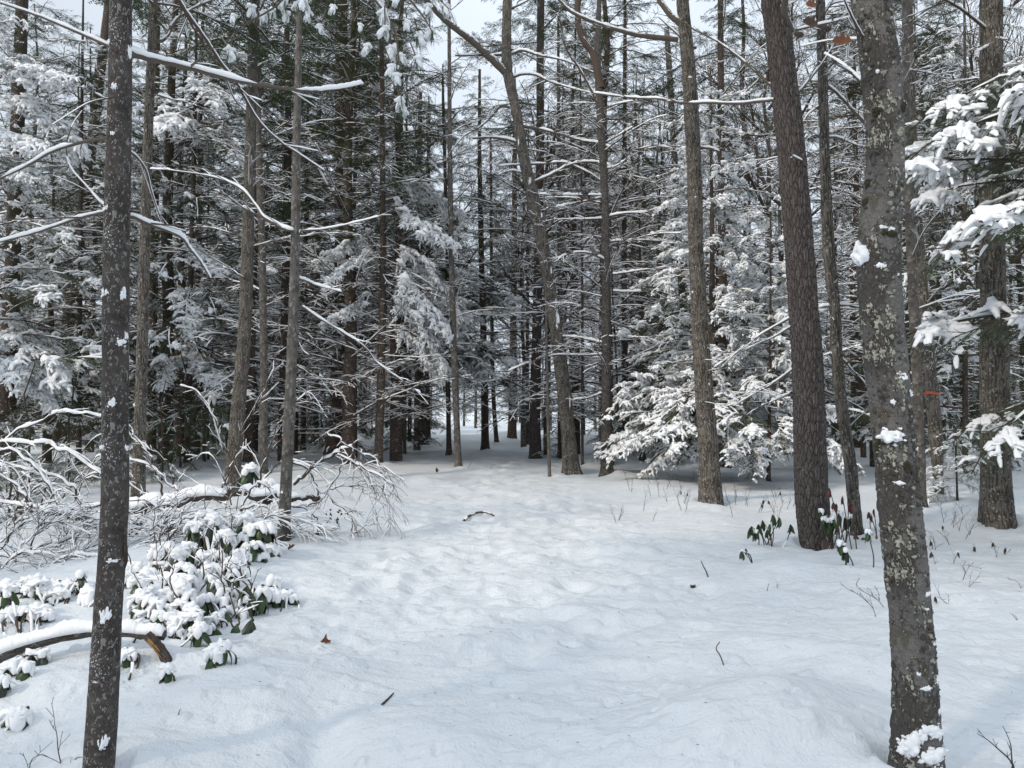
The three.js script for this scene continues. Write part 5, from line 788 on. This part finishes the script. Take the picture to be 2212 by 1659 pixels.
{ // the oak leaf in the foreground: three stiff lobes, one standing up
  const p = onGround(703, 1388), mb = new MB(), tip = (a, pts) => { for (let k = 1; k < pts.length - 1; k++) mb.tri(mb.v(...pts[0]), mb.v(...pts[k]), mb.v(...pts[k + 1])); };
  tip(0, [[0, 0.004, 0], [-0.028, 0.02, 0.006], [-0.012, 0.034, 0], [0.0, 0.062, -0.006], [0.008, 0.068, -0.004], [0.013, 0.034, 0.004], [0.024, 0.016, 0.01]]);
  tip(0, [[0, 0.004, 0], [-0.02, 0.02, 0.01], [-0.045, 0.014, 0.02], [-0.03, 0.002, 0.03], [-0.008, 0.0, 0.022]]);
  tip(0, [[0, 0.004, 0], [0.02, 0.018, 0.012], [0.052, 0.016, 0.012], [0.04, 0.008, 0.022], [0.048, -0.004, 0.03], [0.02, 0.0, 0.03], [0.004, 0.0, 0.02]]);
  tip(0, [[0, 0.004, 0], [-0.008, 0.002, 0.02], [0.004, -0.004, 0.045], [0.02, 0.0, 0.03]]);
  const g = mb.geo(), m = shade(new THREE.Mesh(g, leafBrown)); m.name = numbered('oak_leaf'); m.userData = { label: 'rust-brown oak leaf with pointed lobes lying alone on the foreground snow', category: 'leaf' }; m.position.copy(p); m.position.y += 0.004; m.scale.setScalar(0.78); m.rotation.y = 0.2; scene.add(m);
}
leafOn('brown oak leaf hanging in the fallen bough', 0, 0, 1.35, [1.2, 0.6, -1.1], { at: at(680, 1156, 9.5), v: 1 });
leafOn('small brown leaf on the snow just below the young knotted tree', 622, 1190, 0.8, [0.3, 1.0, 0.2], { v: 2 });
leafOn('tiny brown leaf out on the trail snow near the pale grey trunk', 942, 1023, 1.5, [0.6, 2.0, 0.5], { v: 1, up: 0.03 });
{ const b = at(722, 1120, 9.7), root = thing('withered_leaves', 'tuft of curled dry leaves caught in the fallen bough', 'leaves', b), r = rng(12); for (let k = 0; k < 14; k++) { const m = part('leaf', OAK[k % 3], leafDead, root); m.position.set((r() - 0.5) * 0.2, (r() - 0.5) * 0.2, (r() - 0.5) * 0.15); m.rotation.set(r() * 3, r() * 6, r() * 3); m.scale.setScalar(0.45); } }

// ------------------------------------------------------------------ sticks, twigs and small plants in the snow
function stick(name, label, px, r0, r1, lift, o = {}) {
  const raw = px.map((p, k) => { const q = onGround(p[0], p[1]); q.y += Array.isArray(lift) ? lift[k] : lift; return q; }), b = raw[0].clone(), w = new MB(), s = new MB(); raw.forEach((q) => q.sub(b)); const pts = curve(raw, 14), rad = taper(14, r0, r1).map((r, k) => r * (1 + 0.15 * vnoise(k * 1.3, 5)));
  w.tube(pts, rad, 8); const root = thing(name, label, 'stick', b); part('wood', w.geo(), o.mat ?? twigM, root); if (o.snow) { s.snow(pts, rad, { w: 0.003, h: o.snow, s: px[0][0], gap: -0.3 }); part('snow', s.geo(), snowM, root); }
  return root;
}
stick('curved_stick', 'dark bent stick lying on the trail snow in mid distance', ZA([1520, 706], [1570, 672], [1650, 648], [1710, 650], [1757, 662]), 0.02, 0.012, [0.0, 0.02, 0.03, 0.02, 0.0], { snow: 0.012 });
function poke(name, label, foot, px, r0, r1, o = {}) {   // something standing up out of the snow: foot pixel on the ground, then pixels at its depth
  const b = onGround(...foot), d = -b.z, raw = [b.clone().add(V(0, -0.03, 0)), ...px.map((p, k) => at(p[0], p[1], d + (o.dz || 0) * (k + 1)))].map((q) => q.sub(b)), w = new MB(), s = new MB(), n = raw.length * 5, pts = curve(raw, n), rad = taper(n, r0, r1), rnd = rng(foot[0] + foot[1]);
  w.tube(pts, rad, 6); if (o.snow) s.snow(pts, rad, { w: 0.003, h: o.snow, s: foot[0], gap: -0.5 });
  if (o.twigs) sideTwigs(w, null, pts, rad, { every: o.every ?? 0.06, len: o.twigs, r: r0 * 0.7, rmin: 0.0012, angle: 0.8, droop: -0.3, lift: 0.2, step: 0.03, from: 0.2, sub: { every: 0.05, len: o.twigs * 0.4, r: 0.0015, from: 0.3 } }, rnd);
  const root = thing(name, label, o.category ?? 'stick', b, o.group); part(name.includes('twig') ? 'stem' : 'wood', w.geo(), o.mat ?? twigM, root); if (o.snow) part('snow', s.geo(), snowM, root);
  if (o.leaf) for (const [x, y, k] of o.leaf) { const p = at(x, y, d).sub(b); whorl(root, p, 0.05 * (k ?? 1), rnd, { n: 5, mat: o.leafMat ?? leafDead, droop: 1.3, snow: o.cap ?? 0 }); }
  return root;
}
poke('upright_stick', 'short stick with snow along it standing slanted right of the trail', ...(([a, ...r]) => [a, r])(C8([170, 452], [150, 415], [132, 380], [118, 348])), 0.007, 0.004, { snow: 0.012 });
poke('bent_stick', 'thin dark bent stick standing in the foreground snow mound', ...(([a, ...r]) => [a, r])(C8([273, 1010], [240, 950], [214, 903], [237, 860])), 0.0042, 0.003);
{ const p = onGround(...C8([67, 520])[0]), mb = new MB(); mb.blob(V(0, 0.008, 0), 0.018, 0.014, 0.012, 3, 2, 0.5, 0.8); for (let k = 0; k < 14; k++) { const a = k * 2.4, y = 0.004 + k * 0.0016; mb.blob(V(Math.cos(a) * 0.02, y, Math.sin(a) * 0.014), 0.007, 0.004, 0.006, k, 1, 0.3, 1); } const m = shade(new THREE.Mesh(mb.geo(), leafDead)); m.name = 'pine_cone'; m.userData = { label: 'small dark cone lying in the snow left of the bent stick', category: 'cone' }; m.position.copy(p); scene.add(m); }
stick('bark_scrap', 'dark sliver of bark half buried in the foreground snow', [[826, 1524], [838, 1512], [850, 1500]], 0.008, 0.004, 0.004);
const TW = 'bare twigs poking out of the snow on the right';
const twig1 = (label, list, foot, o = {}) => poke('bare_twig', label, foot, list, o.r ?? 0.0028, 0.0012, { twigs: 0.16, group: o.group, category: 'twig', mat: twigM, ...o });
twig1('forked bare twig low in the snow left of the lichened trunk', C8([1200, 640], [1110, 560], [1060, 535], [1010, 500]), C8([1230, 705])[0], { dz: 0.02 });
twig1('bare twig bending over beside the lichened trunk', C8([1240, 600], [1170, 555], [1110, 520], [1100, 480]), C8([1290, 640])[0]);
twig1('single thin twig close to the left side of the lichened trunk', C8([1240, 550], [1215, 510]), C8([1250, 600])[0], { twigs: 0.08 });
twig1('forked twig right of the lichened trunk, upper one in open snow', C8([1790, 420], [1780, 375], [1885, 395]), C8([1768, 470])[0], { r: 0.0035 });
twig1('low forked twig right of the lichened trunk below the upper one', C8([1840, 490], [1890, 485]), C8([1800, 512])[0]);
twig1('twig with dry buds touching the right side of the lichened trunk', C8([1640, 590], [1620, 535]), C8([1712, 622])[0], { leaf: C8([1600, 575]).map((p) => [...p, 0.7]) });
twig1('short twig at the far right edge of the snow', C8([2130, 490], [2100, 470]), C8([2145, 520])[0]);
twig1('small twig low at the right edge', C8([2100, 700], [2090, 685]), C8([2140, 725])[0], { twigs: 0.06 });
twig1('tiny twig on the left of the sunlit snow patch', C8([545, 500], [550, 490]), C8([530, 538])[0], { twigs: 0.03 });
twig1('tiny forked twig below the sunlit snow patch', C8([600, 510], [618, 495]), C8([612, 524])[0], { twigs: 0.06 });
twig1('thin twig in the foreground snow beside the near right trunk', C8([1020, 1600], [1005, 1550]), C8([1035, 1659])[0], { twigs: 0.02 });
twig1('tall forked twig in the bottom right corner', C8([2080, 1620], [2000, 1540], [1930, 1480], [1865, 1440]), C8([2120, 1700])[0], { r: 0.0045, twigs: 0.1 });
twig1('upright twig beside the tall forked twig in the bottom right corner', C8([2085, 1600], [2075, 1500], [2028, 1392]), C8([2100, 1700])[0], { r: 0.004, twigs: 0.05, leaf: C8([2090, 1650]).map((p) => [...p, 0.5]) });
twig1('branching bare twig beside the foot of the near left trunk', C7([370, 1560], [360, 1450], [343, 1370]), C7([405, 1655])[0], { r: 0.003, twigs: 0.16 });
twig1('spreading bare twig at the bottom edge left of the near left trunk', C7([480, 1600], [525, 1590]), C7([425, 1655])[0], { twigs: 0.1 });
twig1('low bare twig in the bottom left corner', C7([200, 1610], [270, 1570]), C7([180, 1680])[0], { twigs: 0.14 });
twig1('twig showing at the right side of the near left trunk, low down', C7([760, 1510], [795, 1485]), C7([735, 1540])[0], { twigs: 0.08 });
twig1('grass-thin dark stem in the snow right of the near left trunk', C7([1135, 1300], [1145, 1285]), C7([1120, 1335])[0], { twigs: 0 });
for (const [k, f, tip] of [[0, [1700, 870], [1735, 790]], [1, [1580, 885], [1545, 790]], [2, [2020, 830], [1990, 720]], [3, [2075, 805], [2078, 760]], [4, [1860, 790], [1855, 750]], [5, [1560, 770], [1540, 710]], [6, [1625, 640], [1628, 600]]])
  twig1(['withered plant with a snow-topped bud, third from the lichened trunk', 'withered plant nearest the lichened trunk on its right', 'tall withered plant with a drooping brown head toward the right edge', 'withered plant at the right of the drooping brown head', 'short withered plant in the middle of the open right snow', 'upper withered bud just right of the lichened trunk', 'brown bud by the mound of the heavy ridged trunk'][k], Z5([f[0] * 0.4 + tip[0] * 0.6, f[1] * 0.4 + tip[1] * 0.6], tip), Z5(f)[0], { twigs: 0.14, leaf: Z5(tip).map((p) => [...p, 0.8]), cap: k === 0 ? 1 : 0 });
// evergreen seedlings round the stout pine
const seedling = (label, foot, tops, o = {}) => shrub(label, foot, tops, { name: 'evergreen_seedling', depth: () => 0, scale: 0.62, ...o });
seedling('leafy green seedling with hanging leaves left of the stout scaly pine', Z5([350, 730])[0], Z5([300, 590], [330, 560], [370, 620], [380, 590], [250, 605], [285, 640], [530, 590], [400, 520], [450, 540]).map((p) => [...p, 26]), { whorl: { n: 5, snow: 0.35, droop: 1.2 } });
seedling('tiny two-leaved seedling in the open snow left of the stout pine', Z5([275, 850])[0], Z5([180, 785], [210, 765]).map((p) => [...p, 20]), { whorl: { n: 3, snow: 0.2, droop: 1.2 } });
seedling('green-leaved seedling with snow caps in front of the stout scaly pine', Z5([835, 770])[0], Z5([750, 490], [770, 545], [840, 540], [800, 560], [920, 540], [890, 510], [860, 590], [950, 520]).map((p) => [...p, 30]), { whorl: { n: 5, snow: 0.6, droop: 1.15 } });
seedling('wine-red leaved sprig between the stout pine and the wavy brown trunk', Z5([960, 780])[0], Z5([810, 330], [840, 430], [905, 390], [860, 440], [955, 450], [970, 440]).map((p) => [...p, 30]), { whorl: { n: 4, snow: 0.1, droop: 1.35, mat: leafRed }, scale: 0.42 });
seedling('wine-red leaved sprig beside the lichened trunk', Z5([1110, 690])[0], Z5([1095, 500], [1110, 520], [1130, 480]).map((p) => [...p, 26]), { whorl: { n: 3, snow: 0.1, droop: 1.35, mat: leafRed }, scale: 0.42 });
seedling('small seedling with a snow cap below the stout pine', Z5([1050, 895])[0], Z5([910, 740], [925, 770], [1085, 640], [890, 720]).map((p) => [...p, 28]), { whorl: { n: 5, snow: 0.7, droop: 1.1 } });
{ const r = rng(91); for (let k = 0; k < 12; k++) { const m = 1; const p = Z5([980 + r() * 210, 660 + r() * 70])[0]; if (k === 0) { const b = onGround(...Z5([1060, 720])[0]); var heap = thing('dry_leaves', 'scatter of dry brown leaves between the stout pine and the lichened trunk', 'leaves', b); } const q = onGround(...p).sub(heap.position), l = part('leaf', OAK[k % 3], leafBrown, heap); l.position.copy(q); l.position.y += 0.03; l.rotation.set(r() * 2, r() * 6, r() * 2); l.scale.setScalar(0.5); } }
// low twigs across the right-hand snow
const TWG = ['bare twigs in the snow round the tan-brown trunk', 'bare twigs in the snow left of the stout scaly pine', 'bare twigs in the snow between the lichened and the heavy ridged trunk'];
{
  const r = rng(33), boxes = [[1330, 1040, 1500, 1110, 0, 16], [1560, 1065, 1720, 1130, 1, 16], [2010, 1090, 2130, 1190, 2, 10], [1330, 1110, 1420, 1130, 0, 4]];
  for (const [x0, y0, x1, y1, g, n] of boxes) for (let k = 0; k < n; k++) { const x = lerp(x0, x1, r()), y = lerp(y0, y1, r()), h = 16 + 26 * r(), s = (r() - 0.5) * 30; twig1(['thin bare twig sticking out of the snow round the tan-brown trunk', 'thin bare twig sticking out of the snow left of the stout scaly pine', 'thin bare twig in the snow between the lichened and ridged right trunks'][g], [[x + s * 0.5, y - h * 0.5], [x + s, y - h]], [x, y], { r: 0.004, twigs: 0.28, every: 0.09, group: TWG[g], leaf: r() < 0.2 ? [[x + s, y - h, 0.9]] : null }); }
}
twig1('sparse bare twig right of the pale grey trunk by the trail', ZA([1570, 270], [1600, 240]), ZA([1550, 300])[0], { r: 0.006, twigs: 0.5, every: 0.12 });
twig1('low bare twig on the trail snow right of the pale grey trunk', ZA([1740, 285], [1765, 272]), ZA([1730, 298])[0], { r: 0.005, twigs: 0.1 });

// ------------------------------------------------------------------ snow, moss and tape on the trunks
function onTrunk(k, px, py) { const t = TREES[k]; let p = at(px, py, t.d); const a = t.axis(p.y), q = clamp((p.x - a.p.x) / a.r, -0.97, 0.97); return { p: V(a.p.x + q * a.r, p.y, a.p.z + Math.sqrt(1 - q * q) * a.r).sub(t.base), ang: Math.asin(q), r: a.r, t }; }
function pad(k, px, py, w, h, o = {}) {             // lumpy pad of snow stuck on a trunk, w x h pixels
  w *= 0.82; h *= 0.82; const { p, ang, t } = onTrunk(k, px, py), s = t.d / FL / 2, mb = new MB(), rnd = rng(px + py), n = o.n ?? 3;
  for (let j = 0; j < n; j++) { const f = n > 1 ? j / (n - 1) - 0.5 : 0; mb.blob(V(f * w * s * 0.9, (rnd() - 0.5) * h * s * 0.6 + (o.slope ?? 0) * f * h * s, 0), w * s * (n > 1 ? 0.55 : 1), h * s * (0.7 + 0.4 * rnd()), Math.max(0.005, Math.min(w, h) * s * (o.thick ?? 0.4)), rnd() * 60, 3, 0.85, 0.9); }
  for (let j = 0; j < 7; j++) { const e = 0.12 + 0.16 * rnd(), a = rnd() * 6.28, q = 0.7 + 0.9 * rnd(); mb.blob(V(Math.cos(a) * w * s * q * 0.9, Math.sin(a) * h * s * q * 1.1, -0.002), w * s * e, h * s * e, Math.min(w, h) * s * e * 0.7, rnd() * 60, 1, 0.6, 0.9); }
  const m = part('snow', mb.geo(), snowM, t.root); m.position.copy(p); m.rotation.y = ang; return m;
}
for (const a of [[240, 635, 20, 26], [273, 638, 14, 26], [281, 726, 10, 18], [271, 740, 22, 16], [256, 872, 15, 22], [235, 965, 18, 18], [289, 968, 12, 16], [243, 1322, 22, 28], [237, 1592, 18, 34], [256, 1206, 24, 9], [259, 195, 14, 16], [256, 298, 10, 12], [245, 97, 14, 14], [290, 115, 12, 30], [222, 1463, 12, 6], [241, 455, 22, 14]]) pad('T1', ...a, { n: 2 });
for (const a of [[1908, 938, 54, 34, { thick: 0.9 }], [1850, 553, 40, 50, { thick: 1.0 }], [1948, 95, 24, 40], [1930, 55, 16, 30], [1925, 5, 14, 34], [1885, 581, 22, 12], [1944, 665, 14, 20], [1953, 850, 20, 16], [1910, 869, 12, 12], [1930, 813, 24, 18], [1968, 970, 20, 10], [1925, 1040, 26, 8], [1922, 600, 10, 10], [2004, 1245, 16, 16], [2010, 1240, 10, 20], [1985, 1275, 18, 9], [1980, 1306, 14, 6], [2008, 1460, 24, 22], [1978, 1470, 26, 12], [1962, 1442, 12, 10], [2026, 1465, 12, 14], [2012, 1525, 16, 12], [1960, 1573, 34, 34], [1990, 1560, 60, 22, { n: 5, slope: -1.2 }], [1945, 1600, 50, 40, { n: 4 }], [1985, 1612, 66, 30, { n: 5, slope: 0.8 }], [2010, 1580, 18, 12], [1955, 1645, 30, 10], [2000, 1645, 30, 24], [2028, 1515, 18, 20], [2018, 1605, 20, 16], [1905, 505, 18, 12], [1890, 500, 20, 8], [2000, 1382, 10, 8], [1970, 1550, 8, 8], [1881, 168, 8, 10], [1936, 235, 14, 12], [1883, 245, 12, 10]]) pad('T30', ...a);
for (const a of [[1204, 700, 7, 60], [1200, 660, 5, 30], [1190, 590, 4, 24], [1170, 470, 6, 16], [1145, 395, 8, 14], [1230, 870, 3, 30], [1120, 310, 4, 14]]) pad('T20', ...a, { n: 2 });
for (const a of [[2120, 105, 40, 6], [2146, 92, 22, 6], [2125, 196, 14, 7], [2150, 170, 20, 9], [2110, 200, 10, 8]]) pad('T32', ...a, { n: 2 });
for (const a of [[1487, 172, 8, 6], [1500, 430, 7, 5], [1515, 560, 8, 5], [1529, 830, 6, 5], [1494, 632, 6, 5]]) pad('T26', ...a, { n: 1 });
pad('T7', 614, 1160, 9, 12, { n: 1 }); pad('T7', 612, 1062, 8, 6, { n: 1 }); pad('T2', 292, 875, 16, 8, { n: 2, thick: 0.9 });
{ const t = TREES.T1; for (const [px, py, w, h] of [[241, 648, 14, 12], [274, 652, 14, 12], [257, 884, 12, 12], [237, 978, 14, 10], [243, 1336, 14, 10], [224, 1468, 18, 12], [256, 1214, 16, 8], [246, 300, 12, 12], [262, 118, 14, 14], [242, 463, 14, 12]]) { const q = onTrunk('T1', px, py), s = t.d / FL / 2, mb = new MB(); mb.blob(V(0, 0, -0.004), w * s, h * s, 0.010, px, 3, 0.5, 1); const m = part('knot', mb.geo(), BARK.hemlock.m, t.root); m.position.copy(q.p); m.rotation.y = q.ang; } }
{ const q = onTrunk('T1', 279, 1180), mb = new MB(); mb.tube([V(0, 0.05, 0), V(0.008, 0.0, 0.004), V(0.012, -0.06, 0.004), V(0.006, -0.09, 0.002)], [0.006, 0.009, 0.007, 0.002], 6); const m = part('bark_flap', mb.geo(), BARK.hemlock.m, TREES.T1.root); m.position.copy(q.p); }
// moss cushions and crusted lichen that break the outline of the near right trunk
{ const t = TREES.T30, r = rng(55);
  for (const [px, py, w, h] of [[1935, 243, 20, 24], [1882, 252, 18, 22], [1900, 515, 40, 12], [1868, 400, 12, 20], [1864, 440, 12, 26], [1886, 965, 16, 24], [1896, 950, 20, 18], [1936, 1005, 12, 20]]) { const q = onTrunk('T30', px, py), s = t.d / FL / 2, mb = new MB(); for (let k = 0; k < 14; k++) mb.blob(V((r() - 0.5) * w * s * 1.4, (r() - 0.5) * h * s * 1.4, 0.002), 0.008, 0.009, 0.010, r() * 90, 1, 0.6, 1); const m = part('moss', mb.geo(), mossM, t.root); m.position.copy(q.p); m.rotation.y = q.ang; }
  const mb = new MB(), mc = new MB();
  for (let k = 0; k < 900; k++) { const y = 0.3 + 3.2 * r(), a = t.axis(t.base.y + y), th = (r() - 0.5) * 3.2, n = fbm(th * 2 + 3, y * 2.2, 0, 3); if (n < 0.02) continue; const c = V(a.p.x + Math.sin(th) * a.r, a.p.y, a.p.z + Math.cos(th) * a.r).sub(t.base), s = 0.004 + 0.006 * r(); (n > 0.22 ? mc : mb).blob(c, s * 1.2, s, s * 0.9, r() * 90, 1, 0.7, 1); }
  part('bark_crust', mb.geo(), MT('dark_bark_flake', [0.06, 0.053, 0.047]), t.root).userData.kind = 'stuff'; part('lichen', mc.geo(), MT('pale_lichen', [0.31, 0.32, 0.26]), t.root).userData.kind = 'stuff';
}
{ const t = TREES.T31, y0 = at(2010, 850, t.d).y, mb = new MB(); for (let k = 0; k <= 40; k++) { const th = k / 40 * Math.PI * 2, a = t.axis(y0), r = a.r * 1.10 + 0.004; for (const e of [-1, 1]) mb.v(a.p.x + Math.sin(th) * r - t.base.x, y0 - t.base.y + e * 0.035 * (0.8 + 0.3 * vnoise(k * 0.7, e)) + 0.012 * Math.sin(th * 2), a.p.z - Math.cos(th) * r - t.base.z, 0, 0); if (k) mb.ring((k - 1) * 2, k * 2, 2, true); }
  const m = shade(new THREE.Mesh(mb.geo(), ribbonM)); m.name = 'orange_tape'; m.position.copy(t.base); m.userData = { label: 'faded orange marking tape tied round the mossy trunk', category: 'tape' }; scene.add(m); }
// withered oak leaves on the branch of the near right trunk
{ const t = TREES.T30, r = rng(61); for (const [px, py, s, mt] of [[1797, 88, 1.0, leafBrown], [1735, 42, 0.9, leafDead], [1738, 75, 0.6, leafDead], [1798, 62, 0.8, leafDead], [1742, 5, 0.7, leafBrown], [1800, 40, 0.7, leafDead]]) { const m = part('leaf', OAK[Math.floor(r() * 3)], mt, t.root); m.position.copy(at(px, py, t.d - 0.1)).sub(t.base); m.rotation.set(r() * 2, r() * 6, -1.2 - r() * 0.6, 'YXZ'); m.scale.setScalar(s * 0.75); } }

// ------------------------------------------------------------------ the long-needled pine sprays that hang in from above
{
  const base = at(760, -160, 4.3), root = thing('pine_bough', 'bough of a long-needled pine hanging in at the top with snowy tufts', 'bough', base), r = rng(71);
  const tuft = (px, py, s, d = 4.2 + 0.5 * r()) => {
    const p = at(px, py, d).sub(base), nb = new MB(), sb = new MB(), up = p.clone().add(V((r() - 0.5) * 0.1, 0.12, (r() - 0.5) * 0.1)), ax = V((r() - 0.5) * 0.8, -0.9, (r() - 0.5) * 0.6).normalize();
    for (let k = 0; k < 90; k++) { const dir = ax.clone().add(V(r() - 0.5, r() * 0.4 - 0.2, r() - 0.5).multiplyScalar(1.1)).normalize(), L = (0.07 + 0.05 * r()) * s, q = p.clone().addScaledVector(ax, -0.05 * s * r()), e = q.clone().addScaledVector(dir, L * 0.6), f = q.clone().addScaledVector(dir, L).add(V(0, -0.012, 0)), S = V(dir.z, 0, -dir.x).normalize().multiplyScalar(0.0011); const a = nb.v(q.x - S.x, q.y, q.z - S.z), b = nb.v(q.x + S.x, q.y, q.z + S.z), c = nb.v(e.x - S.x, e.y, e.z - S.z), g = nb.v(e.x + S.x, e.y, e.z + S.z), h = nb.v(f.x, f.y, f.z); nb.tri(a, b, g); nb.tri(a, g, c); nb.tri(c, g, h); }
    for (let k = 0; k < 5; k++) { const L = 0.07 * s, dir = ax.clone().add(V(r() - 0.5, 0, r() - 0.5).multiplyScalar(0.9)).normalize(), q = [0, 0.33, 0.66, 1].map((t) => p.clone().addScaledVector(dir, L * t).add(V(0, 0.01, 0.006))); sb.tube(q, [0.012 * s, 0.017 * s, 0.015 * s, 0.005 * s], 6); }
    sb.blob(p.clone().add(V(0, 0.012, 0)), 0.028 * s, 0.022 * s, 0.028 * s, r() * 50, 2, 0.5, 0.5);
    const w = new MB(); w.tube(curve([up, p.clone().lerp(up, 0.4), p], 4), taper(4, 0.004, 0.003), 4); const t = part('twig', w.geo(), twigGrey, root); part('needles', nb.geo(), pineM, t); part('snow', sb.geo(), snowM, t);
  };
  for (const [x, y, s] of [[828, 34, 1.1], [832, 66, 1.0], [793, 105, 0.9], [847, 110, 1.2], [868, 125, 0.8], [880, 54, 0.7], [906, 82, 1.0], [925, 20, 0.9], [962, 18, 1.0], [850, 150, 1.0], [858, 168, 0.8], [902, 132, 0.8], [865, 222, 1.0], [872, 240, 0.8], [820, 8, 1.0], [930, 70, 0.9], [545, 20, 0.9], [570, 30, 0.9], [588, 26, 0.8], [618, 34, 0.9], [655, 8, 1.0], [668, 34, 0.8], [640, 12, 0.7], [614, 8, 0.8], [505, 40, 0.7], [495, 112, 1.0], [690, 62, 0.7], [780, 60, 0.6], [860, 0, 0.9], [720, 20, 0.7]]) tuft(x, y, s);
  for (const px of [[[700, -90], [790, -20], [850, 60], [862, 150], [868, 230]], [[760, -120], [850, -40], [910, 30], [935, 70]], [[700, -110], [640, -50], [600, 10], [520, 60], [492, 110]], [[800, -100], [900, -50], [970, 20]]]) { const w = new MB(), q = curve(px.map((p) => at(p[0], p[1], 4.4).sub(base)), 20); w.tube(q, taper(20, 0.010, 0.003), 6); part('branch', w.geo(), twigGrey, root); }
}

{ // crumbs of bark, needles and twig ends on the snow
  const r = rng(404), g = new MB(); g.tube([V(-0.5, 0, 0), V(-0.1, 0.06, 0.03), V(0.5, 0, -0.04)], [0.06, 0.08, 0.03], 4);
  const im = shade(new THREE.InstancedMesh(g.geo(), leafDead, 420)); im.name = 'forest_litter'; im.userData = { kind: 'stuff', label: 'dark crumbs of bark and needles strewn over the snow', category: 'litter' };
  for (let k = 0; k < 420; k++) { const p = onGround(250 + r() * 1950, 1010 + 640 * Math.pow(r(), 1.2)), s = (0.006 + 0.022 * r() * r()) * (0.6 - 0.05 * p.z); im.setMatrixAt(k, M4(p.x, p.y + 0.002, p.z, r() * 6.3, s)); }
  scene.add(im);
}
renderer.render(scene, camera);
